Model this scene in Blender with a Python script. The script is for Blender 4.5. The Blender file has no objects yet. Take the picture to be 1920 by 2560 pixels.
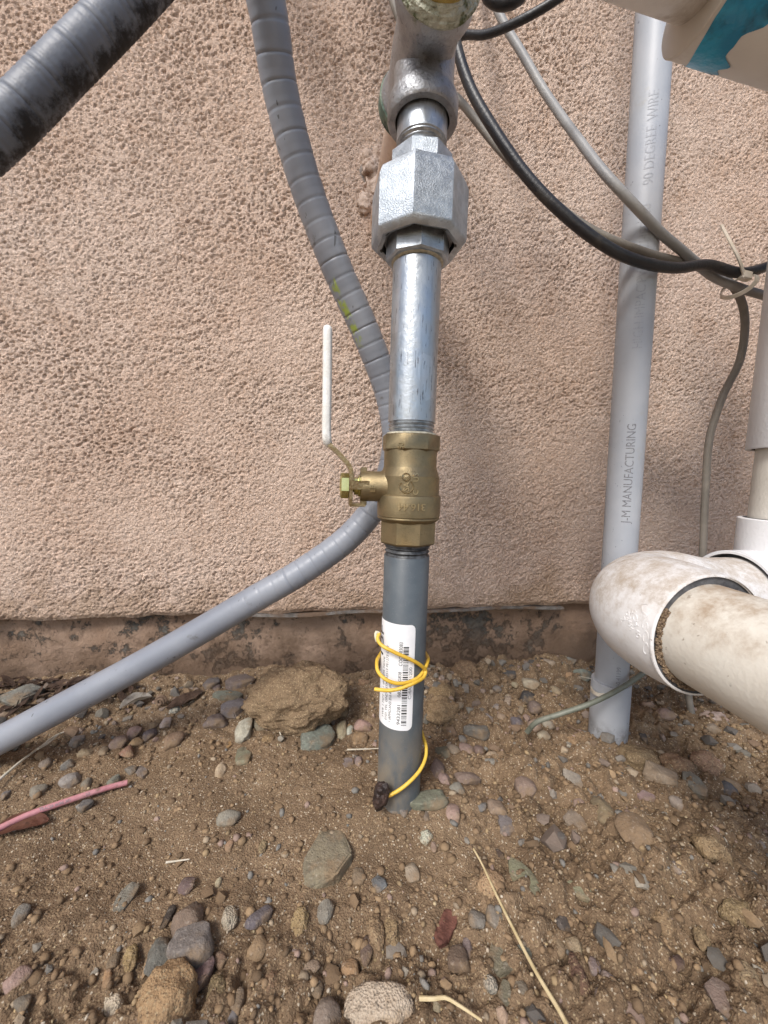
import bpy, bmesh, math, random
import numpy as np
from mathutils import Vector, Matrix, noise as mnoise
from mathutils.bvhtree import BVHTree
R = math.radians
SC = bpy.context.scene
COL = SC.collection

# ------------------------------------------------------------------ camera
F_PX, CX, CY = 964.0, 960.0, 1280.0          # survey of the photograph: 1920 x 2560
PITCH, YAW, ROLL = R(5.5), R(8.0), R(1.2)
CAM = Vector((0.0, 0.0, 0.2567))
fw = Vector((math.sin(YAW) * math.cos(PITCH), math.cos(YAW) * math.cos(PITCH), -math.sin(PITCH)))
r0 = Vector((math.cos(YAW), -math.sin(YAW), 0.0))
u0 = r0.cross(fw)
RT = r0 * math.cos(ROLL) + u0 * math.sin(ROLL)
UP = u0 * math.cos(ROLL) - r0 * math.sin(ROLL)
cam_d = bpy.data.cameras.new('camera')
cam = bpy.data.objects.new('camera', cam_d)
COL.objects.link(cam)
cam_d.sensor_fit = 'HORIZONTAL'
cam_d.sensor_width = 36.0
cam_d.lens = 36.0 * F_PX / 1920.0
cam_d.clip_start, cam_d.clip_end = 0.005, 200.0
cam.matrix_world = Matrix(((RT.x, UP.x, -fw.x, CAM.x), (RT.y, UP.y, -fw.y, CAM.y),
                           (RT.z, UP.z, -fw.z, CAM.z), (0, 0, 0, 1)))
cam_d.dof.use_dof = True
cam_d.dof.focus_distance = 0.29
cam_d.dof.aperture_fstop = 16.0
SC.camera = cam

# ------------------------------------------------------------------ sky, sun, exposure
SUN_EL, SUN_AZ = R(45), R(-143)               # azimuth from +Y towards +X: high, in front of the wall, a little left
w = bpy.data.worlds.new('World'); SC.world = w; w.use_nodes = True
nt = w.node_tree; nt.nodes.clear()
sky = nt.nodes.new('ShaderNodeTexSky'); sky.sky_type = 'NISHITA'; sky.sun_disc = False
sky.sun_elevation = SUN_EL; sky.sun_rotation = SUN_AZ
sky.air_density = 1.0; sky.dust_density = 2.0; sky.ozone_density = 0.6
bg = nt.nodes.new('ShaderNodeBackground'); bg.inputs[1].default_value = 0.088
wo = nt.nodes.new('ShaderNodeOutputWorld')
nt.links.new(sky.outputs[0], bg.inputs[0]); nt.links.new(bg.outputs[0], wo.inputs[0])
sd = bpy.data.lights.new('sun', 'SUN'); sd.energy = 1.5; sd.angle = R(17); sd.color = (1.0, 0.97, 0.93)
sun = bpy.data.objects.new('sun', sd); COL.objects.link(sun)
to_sun = Vector((math.sin(SUN_AZ) * math.cos(SUN_EL), math.cos(SUN_AZ) * math.cos(SUN_EL), math.sin(SUN_EL)))
sun.rotation_euler = to_sun.to_track_quat('Z', 'Y').to_euler()
sun.location = to_sun * 5
SC.view_settings.view_transform = 'Standard'
SC.view_settings.look = 'None'
SC.view_settings.exposure = 1.12
SC.view_settings.gamma = 1.0
SC.view_settings.use_curve_mapping = False
SC.cycles.use_denoising = True
SC.cycles.max_bounces = 6

# ------------------------------------------------------------------ measuring helpers
def ray(x, y):
    return RT * ((x - CX) / F_PX) - UP * ((y - CY) / F_PX) + fw
def at(x, y, Y):                               # the point seen at (x, y) that stands Y metres from the camera's plane
    d = ray(x, y); return CAM + d * (Y / d.y)
def depth(p): return (Vector(p) - CAM).dot(fw)

# ------------------------------------------------------------------ numpy noise
_rs = np.random.RandomState(7)
_perm = np.concatenate([_rs.permutation(512)] * 2)
_ga = _rs.rand(512) * 2 * np.pi
_gx, _gy = np.cos(_ga), np.sin(_ga)
def pn(x, y, seed=0):
    x = np.asarray(x, float) + seed * 17.31; y = np.asarray(y, float) + seed * 41.77
    xi = np.floor(x).astype(int); yi = np.floor(y).astype(int)
    xf = x - xi; yf = y - yi
    u = xf * xf * xf * (xf * (xf * 6 - 15) + 10); v = yf * yf * yf * (yf * (yf * 6 - 15) + 10)
    def g(ix, iy, fx, fy):
        h = _perm[(_perm[ix & 511] + iy) & 511]
        return _gx[h] * fx + _gy[h] * fy
    a = g(xi, yi, xf, yf); b = g(xi + 1, yi, xf - 1, yf)
    c = g(xi, yi + 1, xf, yf - 1); d = g(xi + 1, yi + 1, xf - 1, yf - 1)
    return 1.5 * ((a + (b - a) * u) + ((c + (d - c) * u) - (a + (b - a) * u)) * v)
def sstep(a, b, x):
    t = np.clip((x - a) / (b - a), 0, 1); return t * t * (3 - 2 * t)

WALL_Y, FOUND_Y = 0.450, 0.467
def ground_base(x, y):
    x = np.asarray(x, float); y = np.asarray(y, float)
    h = 0.010 * pn(x / .16, y / .13, 1) + 0.004 * pn(x / .05, y / .045, 2)
    h = h + 0.021 * sstep(.36, .46, y) * (0.6 + 0.6 * pn(x / .12, y * 0 + 3, 3))
    h = h + 0.006 * sstep(.30, .42, y) * sstep(-.05, -.25, x)
    h = h + 0.007 * np.exp(-((x - .20) / .07) ** 2 - ((y - .20) / .05) ** 2)
    h = h + 0.011 * np.exp(-((x - .055) / .045) ** 2 - ((y - .280) / .04) ** 2)
    far = sstep(.7, 2.5, np.sqrt(x * x + y * y))
    return h * (1 - far)
def rough_amt(x, y):                           # cloddy towards the camera and to the right, fine and sandy left of the riser
    return np.clip(0.22 + 1.25 * sstep(.07, .17, x) + 1.0 * sstep(.235, .17, y) + 0.5 * sstep(.33, .40, y), .2, 1.7)
def ground_full(x, y, fine):
    ra = rough_amt(x, y)
    c1 = pn(x / .019, y / .017, 4); c2 = pn(x / .0085, y / .008, 5); c3 = pn(x / .0042, y / .0040, 6)
    lump = 0.0034 * (np.abs(c1) * 2 - .5) + 0.0022 * (1 - 2 * np.abs(c2)) + .006 * pn(x / .042, y / .036, 8) 
    return ground_base(x, y) + fine * (ra * lump + 0.0009 * c3 * (0.6 + ra) )
def ground_pt(x, y, dz=0.0):
    d = ray(x, y); t = (CAM.z - dz) / -d.z if d.z < 0 else 1.0
    for _ in range(12):
        p = CAM + d * t
        t = (CAM.z - dz - float(ground_base(p.x, p.y))) / -d.z
    p = CAM + d * t
    if p.y > FOUND_Y - .004:
        p = at(x, y, FOUND_Y - .004)
    return p

# ------------------------------------------------------------------ materials
MATS = {}
class NB:
    def __init__(s, name):
        s.m = bpy.data.materials.new(name); s.m.use_nodes = True
        s.t = s.m.node_tree; s.t.nodes.clear()
        s.out = s.t.nodes.new('ShaderNodeOutputMaterial'); s.b = s.t.nodes.new('ShaderNodeBsdfPrincipled')
        s.t.links.new(s.b.outputs[0], s.out.inputs[0])
        tc = s.t.nodes.new('ShaderNodeTexCoord'); s.co = tc.outputs['Object']
    def n(s, typ, **kw):
        nd = s.t.nodes.new(typ)
        for k, v in kw.items():
            if k.startswith('i_'):
                key = k[2:]; key = int(key) if key.isdigit() else key
                s.put(nd.inputs[key], v)
            else: setattr(nd, k, v)
        return nd
    def put(s, sock, v):
        if hasattr(v, 'is_output'): s.t.links.new(v, sock)
        else:
            if isinstance(v, (tuple, list)) and len(v) == 3 and sock.type == 'RGBA': v = (*v, 1)
            sock.default_value = v
    def noise(s, scale, detail=3, rough=.55, co=None, dist=0):
        return s.n('ShaderNodeTexNoise', i_Vector=co or s.co, i_Scale=scale, i_Detail=detail, i_Roughness=rough, i_Distortion=dist).outputs[0]
    def vor(s, scale, out='Distance', co=None, feature='F1'):
        return s.n('ShaderNodeTexVoronoi', feature=feature, i_Vector=co or s.co, i_Scale=scale).outputs[out]
    def ramp(s, f, lo, hi, a=0.0, b=1.0):
        return s.n('ShaderNodeMapRange', interpolation_type='SMOOTHSTEP', i_0=f, i_1=lo, i_2=hi, i_3=a, i_4=b).outputs[0]
    def mix(s, f, a, b, mode='MIX'):
        m = s.n('ShaderNodeMix', data_type='RGBA', blend_type=mode); s.put(m.inputs[0], f); s.put(m.inputs[6], a); s.put(m.inputs[7], b)
        return m.outputs[2]
    def math(s, op, a, b=0.0):
        m = s.n('ShaderNodeMath', operation=op); s.put(m.inputs[0], a); s.put(m.inputs[1], b); return m.outputs[0]
    def sep(s, co=None):
        return s.n('ShaderNodeSeparateXYZ', i_0=co or s.co).outputs
    def map(s, scale=(1, 1, 1), rot=(0, 0, 0), loc=(0, 0, 0), co=None):
        return s.n('ShaderNodeMapping', i_Vector=co or s.co, i_Scale=scale, i_Rotation=rot, i_Location=loc).outputs[0]
    def bump(s, h, dist, strength=1.0, prev=None):
        b = s.n('ShaderNodeBump', i_Strength=strength, i_Distance=dist, i_Height=h)
        if prev: s.put(b.inputs['Normal'], prev)
        return b.outputs[0]
    def done(s, col, rough=.6, metal=0.0, normal=None, spec=None):
        s.put(s.b.inputs['Base Color'], col); s.put(s.b.inputs['Roughness'], rough); s.put(s.b.inputs['Metallic'], metal)
        if normal: s.put(s.b.inputs['Normal'], normal)
        if spec is not None: s.b.inputs['Specular IOR Level'].default_value = spec
        MATS[s.m.name] = s.m
        return s.m

def simple(name, a, b, scale=120, rough=.5, metal=0.0, bump=0.0, bscale=600, dirt=None, dscale=40, dlo=.5, dhi=.7, r2=None):
    q = NB(name)
    c = q.mix(q.ramp(q.noise(scale, 4), .35, .65), a, b)
    ro = rough
    if dirt:
        m = q.ramp(q.noise(dscale, 7, .65), dlo, dhi); c = q.mix(m, c, dirt)
        ro = q.ramp(m, 0, 1, rough, r2 if r2 else min(.9, rough + .25))
    nm = q.bump(q.noise(bscale, 3), bump) if bump else None
    return q.done(c, ro, metal, nm)

# stucco
q = NB('stucco')
big = q.ramp(q.noise(5, 5, .6), .3, .7)
c = q.mix(big, (.72, .515, .39), (.80, .615, .495))
c = q.mix(q.ramp(q.noise(28, 5, .6), .45, .75, 0, .55), c, (.60, .40, .28))
c = q.mix(q.ramp(q.noise(420, 3), .38, .7, 0, .45), c, (.82, .67, .57))
n1 = q.bump(q.math('MULTIPLY', q.vor(390), -1.0), .0028, .9)
n1 = q.bump(q.ramp(q.noise(640, 5, .65), .30, .62), .0010, .9, n1)
n1 = q.bump(q.noise(1100, 4, .65), .0009, .9, n1)
c = q.mix(q.ramp(q.noise(620, 3), .37, .25, 0, .5), c, (.34, .235, .18))
zz = q.sep()[2]
spl = q.ramp(q.math('ADD', zz, q.ramp(q.noise(30, 7, .7), .2, .8, -.05, .05)), .150, .085)
c = q.mix(q.math('MULTIPLY', spl, .55), c, (.42, .285, .185))
stn = q.ramp(q.noise(9, 6, .65, co=q.map((1, 1, .28))), .54, .74, 0, .28)
c = q.mix(stn, c, (.47, .335, .265))
q.done(c, .93, 0, n1, .25)
# foundation
q = NB('foundation_paint')
c = q.mix(q.ramp(q.noise(14, 5), .3, .7), (.31, .205, .14), (.42, .30, .22))
pe = q.ramp(q.math('ADD', q.noise(40, 10, .82), q.ramp(q.noise(7, 3), .3, .7, -.06, .07)), .555, .60)
c = q.mix(pe, c, q.mix(q.ramp(q.noise(140, 4), .3, .7), (.075, .073, .067), (.19, .175, .15)))
zz = q.sep()[2]
dirtm = q.math('MULTIPLY', q.ramp(q.math('ADD', zz, q.ramp(q.noise(22, 6, .65), .2, .8, -.03, .03)), .078, .020), .9)
c = q.mix(dirtm, c, (.155, .10, .065))
c = q.mix(q.ramp(q.noise(70, 7, .7), .52, .68, 0, .6), c, (.15, .10, .07))
nm = q.bump(q.noise(120, 8, .75), .005, .9); nm = q.bump(q.math('MULTIPLY', pe, -1.0), .0012, 1, nm)
q.done(c, .88, 0, nm, .3)
# soil
q = NB('soil')
c = q.mix(q.ramp(q.noise(16, 6, .6), .3, .7), (.152, .101, .061), (.25, .172, .106))
c = q.mix(q.ramp(q.noise(90, 5, .65), .48, .72, 0, .5), c, (.115, .074, .043))
vc = q.vor(1200, 'Color')
sp = q.sep(vc)
c = q.mix(q.ramp(sp[0], .84, .97, 0, .6), c, (.44, .33, .20))
c = q.mix(q.ramp(sp[1], .95, .99, 0, .8), c, (.58, .50, .38))
c = q.mix(q.ramp(sp[2], .88, .97, 0, .5), c, (.13, .09, .055))
nm = q.bump(q.noise(300, 6, .7), .0022, .8); nm = q.bump(q.vor(900), .0008, .8, nm)
q.done(c, .95, 0, nm, .2)
# stones: the colour of each comes from the object itself
q = NB('stone')
oc = q.n('ShaderNodeObjectInfo').outputs['Color']
mott = q.ramp(q.noise(130, 6, .65), .3, .7)
c = q.mix(mott, oc, q.mix(.5, oc, (.06, .05, .045)))
c = q.mix(q.ramp(q.noise(420, 4, .6), .55, .72, 0, .5), c, q.mix(.5, oc, (.6, .54, .46)))
c = q.mix(q.ramp(q.noise(40, 7, .7), .46, .66, .05, .72), c, (.25, .17, .098))
nm = q.bump(q.noise(220, 6, .65), .0016, .8); nm = q.bump(q.noise(900, 3), .0004, .8, nm)
q.done(c, .86, 0, nm, .3)
q = NB('clod')
oc = q.n('ShaderNodeObjectInfo').outputs['Color']
c = q.mix(q.ramp(q.noise(70, 6, .65), .35, .7), oc, q.mix(.5, oc, (.17, .11, .065)))
sp = q.sep(q.vor(1200, 'Color'))
c = q.mix(q.ramp(sp[0], .75, .95, 0, .7), c, (.40, .30, .18))
c = q.mix(q.ramp(sp[1], .85, .97, 0, .7), c, (.08, .055, .04))
nm = q.bump(q.noise(300, 6, .7), .002, .8); nm = q.bump(q.vor(900), .0008, .7, nm)
q.done(c, .95, 0, nm, .2)
q = NB('granular_stone')
oc = q.n('ShaderNodeObjectInfo').outputs['Color']
sp = q.sep(q.vor(1100, 'Color'))
c = q.mix(q.ramp(sp[0], .3, .9, 0, .5), oc, (.55, .46, .36)); c = q.mix(q.ramp(sp[1], .86, .97, 0, .7), c, (.10, .085, .07))
c = q.mix(q.ramp(q.noise(50, 6, .7), .45, .66, .1, .75), c, (.30, .205, .12))
q.done(c, .9, 0, q.bump(q.vor(900), .0012, .8), .3)
q = NB('gravel')
va = q.n('ShaderNodeAttribute', attribute_name='gcol').outputs['Color']
c = q.mix(q.ramp(q.noise(600, 4), .3, .7, 0, .5), va, q.mix(.5, va, (.1, .07, .05)))
q.done(c, .9, 0, q.bump(q.noise(900, 3), .0006, .7), .3)
# metals
q = NB('galvanized')
sp = q.sep(q.vor(90, 'Color', co=q.map((1, 1, .45))))
st = q.noise(60, 5, .6, co=q.map((9, 9, .6)))
c = q.mix(q.ramp(sp[0], 0, 1), (.42, .455, .49), (.50, .535, .57))
c = q.mix(q.ramp(st, .50, .75, 0, .5), c, (.27, .28, .30))
sc1 = q.noise(190, 2, .5, co=q.map((7, 7, .55), (.12, 0, .4)))
scr = q.ramp(sc1, .655, .69)
c = q.mix(scr, c, (.13, .13, .14))
ro = q.ramp(q.noise(90, 5), .3, .7, .32, .50)
q.done(c, ro, .92, q.bump(q.noise(320, 4), .0005, .5))
q = NB('cast_galvanized')
c = q.mix(q.ramp(q.noise(150, 5), .3, .7), (.38, .42, .46), (.52, .57, .62))
c = q.mix(q.ramp(q.noise(500, 3), .6, .75, 0, .5), c, (.30, .32, .34))
c = q.mix(q.ramp(q.noise(150, 2, co=q.map((5, 5, .5), (.3, 0, .5))), .72, .76), c, (.10, .10, .11))
q.done(c, q.ramp(q.noise(200, 4), .3, .7, .36, .52), .9, q.bump(q.noise(1300, 3, .6), .0003, 1.0))
q = NB('old_iron')
zz = q.sep()
c = q.mix(q.ramp(q.noise(45, 6, .65), .35, .65), (.27, .275, .29), (.43, .44, .46))
mossm = q.ramp(q.noise(38, 7, .7), .56, .68)
c = q.mix(mossm, c, (.20, .215, .13))
c = q.mix(q.ramp(q.noise(420, 4), .58, .7, 0, .6), c, (.13, .13, .12))
q.done(c, q.ramp(mossm, 0, 1, .42, .8), q.ramp(mossm, 0, 1, .8, .1), q.bump(q.noise(330, 5, .6), .0012, .8))
simple('green_iron', (.10, .15, .12), (.21, .26, .20), 90, .65, .4, .001, 300, (.05, .06, .05), 60)
simple('sealant', (.36, .37, .28), (.56, .56, .46), 160, .7, 0, .004, 300, (.10, .12, .05), 90, .50, .62)
simple('rust_sealant', (.30, .18, .03), (.48, .36, .10), 120, .45, 0, .002, 260, (.07, .04, .015), 70, .45, .66)
simple('dark_pipe', (.018, .012, .008), (.05, .03, .02), 60, .6, 0, .001, 200)
q = NB('brass')
c = q.mix(q.ramp(q.noise(55, 6, .6), .35, .65), (.215, .172, .10), (.29, .228, .13))
c = q.mix(q.ramp(q.noise(26, 5, .6, dist=.4), .52, .68, 0, .55), c, (.37, .26, .12))
c = q.mix(q.ramp(q.noise(700, 3), .6, .74, 0, .5), c, (.13, .10, .055))
q.done(c, q.ramp(q.noise(120, 4), .3, .7, .38, .56), .82, q.bump(q.noise(1300, 3, .6), .00025, .7))
simple('highlight_brass', (.42, .34, .20), (.52, .42, .25), 200, .36, .85)  # lighter than the valve body: highlights of the raised marks put into the colour
simple('zinc_yellow', (.48, .44, .16), (.62, .58, .26), 90, .25, .9)
simple('handle_steel', (.24, .17, .09), (.36, .28, .16), 110, .32, .9, .0004, 500)
simple('thread_metal', (.30, .32, .34), (.52, .55, .58), 200, .35, .9)
simple('thread_black', (.025, .026, .028), (.10, .105, .11), 200, .45, .2)
simple('thread_paste', (.50, .46, .34), (.66, .62, .50), 400, .7, 0, .001, 500)
simple('white_vinyl', (.66, .65, .61), (.76, .75, .72), 90, .42, 0, .0003, 400, (.36, .34, .30), 110, .60, .72)
# coatings and plastics
q = NB('grey_coating')
c = q.mix(q.ramp(q.noise(70, 4), .3, .7), (.072, .086, .098), (.092, .107, .118))
zz = q.sep()[2]
dust = q.math('MULTIPLY', q.ramp(q.noise(42, 6, .65, co=q.map((1, 1, .5))), .36, .62), q.ramp(zz, .095, .028))
c = q.mix(q.math('MULTIPLY', dust, .85), c, (.185, .15, .105))
c = q.mix(q.ramp(q.noise(900, 2), .66, .72, 0, .35), c, (.22, .22, .22))
q.done(c, q.ramp(dust, 0, 1, .38, .8), 0, q.bump(q.noise(900, 3), .0002, .5))
simple('label_paper', (.74, .75, .77), (.82, .82, .82), 60, .5, 0, 0, 1, (.56, .52, .45), 60, .60, .78)
simple('print_black', (.012, .012, .012), (.03, .03, .03), 300, .6)
simple('print_faint', (.285, .30, .335), (.36, .375, .40), 900, .6)
simple('print_grey', (.14, .14, .15), (.25, .25, .265), 900, .6)
simple('yellow_wire', (.58, .35, .025), (.70, .46, .06), 60, .48, 0, .0003, 500, (.34, .18, .03), 130, .58, .72)
simple('bare_wire_sheath', (.55, .50, .32), (.62, .58, .45), 60, .4)
simple('pink_wire', (.46, .19, .21), (.55, .27, .28), 60, .45, 0, .0003, 400, (.22, .13, .10), 150, .56, .72)
simple('flex_conduit', (.25, .255, .275), (.30, .305, .325), 18, .42, 0, .0002, 300, (.13, .125, .12), 55, .66, .78)
q = NB('flex_conduit_moss')
c = q.mix(q.ramp(q.noise(18, 4), .35, .65), (.215, .232, .268), (.27, .286, .32))
c = q.mix(q.ramp(q.noise(55, 6, .65), .64, .76, 0, .8), c, (.12, .115, .11))
ln = q.noise(60, 2, .5, co=q.map((5, 5, .4)))
c = q.mix(q.ramp(ln, .70, .74, 0, .8), c, (.07, .07, .07))
zz = q.sep()
mz = q.math('MULTIPLY', q.ramp(zz[2], .355, .362), q.ramp(zz[2], .408, .400))
uu = q.n('ShaderNodeAttribute', attribute_name='ring').outputs['Fac']
mx = q.math('MULTIPLY', q.math('MULTIPLY', mz, q.ramp(uu, .93, .985)), q.ramp(q.noise(90, 4), .44, .54))
c = q.mix(q.math('MULTIPLY', mx, .9), c, (.30, .38, .045))
q.done(c, .40, 0, q.bump(q.noise(300, 3), .0002, .4))
q = NB('sooty_conduit')
zc = q.sep()
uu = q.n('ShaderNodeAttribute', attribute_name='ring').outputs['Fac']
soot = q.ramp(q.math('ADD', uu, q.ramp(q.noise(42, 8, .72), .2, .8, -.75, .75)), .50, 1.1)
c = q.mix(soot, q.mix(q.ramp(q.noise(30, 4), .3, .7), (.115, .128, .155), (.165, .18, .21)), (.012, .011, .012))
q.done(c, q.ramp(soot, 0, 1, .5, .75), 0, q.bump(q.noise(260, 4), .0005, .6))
q = NB('grey_pvc')
c = q.mix(q.ramp(q.noise(22, 4), .3, .7), (.335, .355, .39), (.40, .415, .44))
c = q.mix(q.ramp(q.noise(330, 3), .69, .74, 0, .7), c, (.12, .12, .13))
c = q.mix(q.ramp(q.noise(30, 6, .7), .58, .74, 0, .55), c, (.34, .32, .27))
zz = q.sep()[2]
c = q.mix(q.math('MULTIPLY', q.ramp(q.noise(48, 6, .7), .38, .6), q.ramp(zz, .03, .008)), c, (.17, .16, .15))
q.done(c, .48, 0, q.bump(q.noise(400, 3), .0002, .4))
q = NB('white_pvc')
c = q.mix(q.ramp(q.noise(15, 4), .3, .7), (.69, .685, .685), (.75, .745, .745))
nrm = q.n('ShaderNodeNewGeometry').outputs['Normal']
d1 = q.ramp(q.noise(70, 10, .8), .28, .66)
topm = q.ramp(q.math('ADD', q.sep()[2], q.ramp(q.noise(26, 7, .7), .2, .8, -.035, .035)), .150, .192)
d = q.math('MULTIPLY', d1, topm)
c = q.mix(q.math('MULTIPLY', d, .85), c, (.33, .255, .18))
c = q.mix(q.ramp(q.noise(260, 4), .68, .74, 0, .7), c, (.20, .17, .14))
q.done(c, q.ramp(d, 0, 1, .40, .8), 0, q.bump(q.noise(380, 4), .0003, .5))
q = NB('cream_pvc')
c = q.mix(q.ramp(q.noise(15, 4), .3, .7), (.60, .56, .49), (.68, .65, .58))
d1 = q.ramp(q.noise(24, 9, .70), .36, .60)
topm = q.ramp(q.math('ADD', q.sep()[2], q.ramp(q.noise(26, 7, .7), .2, .8, -.03, .03)), .155, .195)
d = q.math('MULTIPLY', d1, topm)
c = q.mix(q.math('MULTIPLY', d, .9), c, (.31, .22, .14))
c = q.mix(q.ramp(q.noise(240, 4), .67, .73, 0, .7), c, (.24, .19, .14))
q.done(c, q.ramp(d, 0, 1, .42, .85), 0, q.bump(q.noise(380, 4), .0004, .6))
simple('white_pvc_rim', (.68, .665, .64), (.74, .725, .70), 20, .45)
simple('white_pvc_up', (.67, .67, .68), (.73, .73, .74), 15, .42, 0, .0003, 380, (.30, .27, .24), 240, .66, .74)
simple('cream_pvc_up', (.58, .55, .49), (.66, .63, .57), 15, .45, 0, .0003, 380, (.40, .35, .28), 40, .58, .74)
simple('socket_gap', (.05, .05, .055), (.12, .12, .125), 80, .7, 0, .001, 300)
simple('tan_pvc', (.72, .70, .66), (.77, .75, .71), 14, .5, 0, .0002, 300, (.40, .35, .29), 22, .5, .75)
simple('tan_pvc_rim', (.66, .63, .57), (.72, .69, .63), 14, .5)
simple('blue_cement', (.015, .24, .44), (.03, .38, .62), 40, .3, 0, .001, 120, (.008, .05, .08), 30, .48, .66)
simple('stub_paint', (.56, .42, .32), (.64, .49, .39), 40, .6, 0, .0006, 300, (.34, .21, .13), 60, .55, .7)
simple('caulk', (.42, .31, .24), (.56, .44, .36), 120, .75, 0, .002, 260, (.20, .12, .08), 70, .5, .64)
simple('dark_cavity', (.20, .17, .15), (.30, .25, .22), 120, .9, 0, .002, 200)
simple('black_cable', (.014, .014, .017), (.022, .022, .024), 30, .42, 0, .0003, 400, (.06, .052, .042), 40, .54, .76)
simple('brown_grey_cable', (.15, .135, .115), (.20, .18, .155), 30, .55, 0, .0003, 400, (.27, .24, .20), 40, .5, .75)
simple('grey_cable', (.235, .235, .235), (.30, .295, .285), 26, .5, 0, .0003, 400, (.16, .145, .125), 36, .55, .74)
simple('pale_cable', (.42, .41, .38), (.50, .48, .43), 26, .5, 0, .0003, 400, (.27, .23, .18), 30, .52, .72)
simple('green_grey_cable', (.115, .125, .095), (.17, .175, .14), 40, .5, 0, .0003, 400, (.08, .08, .06), 60, .55, .7)
simple('nylon_tie', (.55, .49, .40), (.64, .58, .50), 60, .35)
simple('screed_metal', (.13, .12, .11), (.27, .25, .23), 90, .6, .3, .0008, 300, (.19, .13, .09), 40, .45, .6)
simple('mastic', (.018, .010, .008), (.05, .028, .022), 120, .55, 0, .003, 260, (.10, .06, .045), 90, .55, .7)
simple('dry_leaf', (.085, .052, .035), (.16, .10, .07), 90, .8, 0, .001, 300, (.22, .16, .11), 60, .55, .7)
simple('red_leaf', (.17, .065, .04), (.26, .12, .075), 60, .7, 0, .0008, 260, (.10, .05, .035), 60, .5, .66)
simple('bark', (.085, .03, .02), (.16, .065, .045), 180, .85, 0, .002, 200)
simple('straw', (.46, .36, .19), (.58, .47, .28), 200, .6)
simple('pale_straw', (.48, .43, .33), (.56, .51, .42), 200, .65)
simple('root', (.13, .08, .05), (.22, .15, .10), 200, .8)
simple('shell', (.50, .45, .38), (.62, .58, .52), 80, .5, 0, .0004, 300, (.26, .21, .16), 80, .5, .66)

# ------------------------------------------------------------------ object helpers
def link_mesh(name, me, mat, parent=None, sharp=40):
    if sharp is not None and len(me.polygons):
        me.polygons.foreach_set('use_smooth', np.ones(len(me.polygons), bool))
        me.set_sharp_from_angle(angle=R(sharp))
    o = bpy.data.objects.new(name, me); COL.objects.link(o)
    if mat: me.materials.append(MATS[mat])
    if parent is not None:
        o.parent = parent; o.matrix_parent_inverse = parent_matrix(parent).inverted()
    return o
def parent_matrix(o):
    m = Matrix.Translation(o.location) @ o.rotation_euler.to_matrix().to_4x4()
    if o.parent: m = parent_matrix(o.parent) @ o.matrix_parent_inverse @ m
    return m
def bobj(name, bm, mat, parent=None, sharp=40):
    me = bpy.data.meshes.new(name); bm.normal_update(); bm.to_mesh(me); bm.free()
    return link_mesh(name, me, mat, parent, sharp)
def tag(o, label, cat, group=None):
    o['label'] = label; o['category'] = cat
    if group: o['group'] = group
    return o
def thing(name, label, cat, loc=(0, 0, 0), group=None):
    o = bpy.data.objects.new(name, None); COL.objects.link(o); o.location = loc; o.empty_display_size = .02
    return tag(o, label, cat, group)

def spline(pts, step):
    P = [Vector(p) for p in pts]
    P = [P[0] * 2 - P[1]] + P + [P[-1] * 2 - P[-2]]
    out = []
    for i in range(1, len(P) - 2):
        a, b, c, d = P[i - 1:i + 3]
        def kn(t, p, q): return t + max((q - p).length, 1e-6) ** .5
        t0 = 0; t1 = kn(t0, a, b); t2 = kn(t1, b, c); t3 = kn(t2, c, d)
        n = max(2, int((c - b).length / step))
        for k in range(n):
            t = t1 + (t2 - t1) * k / n
            A1 = a * ((t1 - t) / (t1 - t0)) + b * ((t - t0) / (t1 - t0)); A2 = b * ((t2 - t) / (t2 - t1)) + c * ((t - t1) / (t2 - t1))
            A3 = c * ((t3 - t) / (t3 - t2)) + d * ((t - t2) / (t3 - t2))
            B1 = A1 * ((t2 - t) / (t2 - t0)) + A2 * ((t - t0) / (t2 - t0)); B2 = A2 * ((t3 - t) / (t3 - t1)) + A3 * ((t - t1) / (t3 - t1))
            out.append(B1 * ((t2 - t) / (t2 - t1)) + B2 * ((t - t1) / (t2 - t1)))
    out.append(P[-2].copy())
    return out
def sweep(bm, P, rad, seg=20, caps=True, section=None, up=Vector((0, 0, 1)), ring_layer=None):
    """tube (or any section) along the points P; rad is a number or a function of arc length"""
    n = len(P); s = 0; rings = []; nrm = None
    for i in range(n):
        t = (P[min(i + 1, n - 1)] - P[max(i - 1, 0)]).normalized()
        if nrm is None:
            nrm = up - t * up.dot(t)
            if nrm.length < 1e-3: nrm = Vector((1, 0, 0)) - t * t.x
            nrm.normalize()
        else:
            nrm = (nrm - t * nrm.dot(t)).normalized()
        bi = t.cross(nrm)
        if i: s += (P[i] - P[i - 1]).length
        r = rad(s) if callable(rad) else rad
        if section: ring = [bm.verts.new(P[i] + nrm * (a * r) + bi * (b * r)) for a, b in section]
        else:
            ring = [bm.verts.new(P[i] + nrm * (r * math.cos(2 * math.pi * k / seg)) + bi * (r * math.sin(2 * math.pi * k / seg))) for k in range(seg)]
        if ring_layer is not None:
            for k, v in enumerate(ring): v[ring_layer] = math.cos(2 * math.pi * k / seg) 
        rings.append(ring)
    m = len(rings[0])
    for a, b in zip(rings, rings[1:]):
        for k in range(m): bm.faces.new((a[k], a[(k + 1) % m], b[(k + 1) % m], b[k]))
    if caps:
        bm.faces.new(list(reversed(rings[0]))); bm.faces.new(rings[-1])
    return bm
def tube(name, pts, rad, mat, parent=None, step=.003, seg=20, **kw):
    bm = bmesh.new(); sweep(bm, spline(pts, step), rad, seg, **kw)
    return bobj(name, bm, mat, parent)
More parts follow.
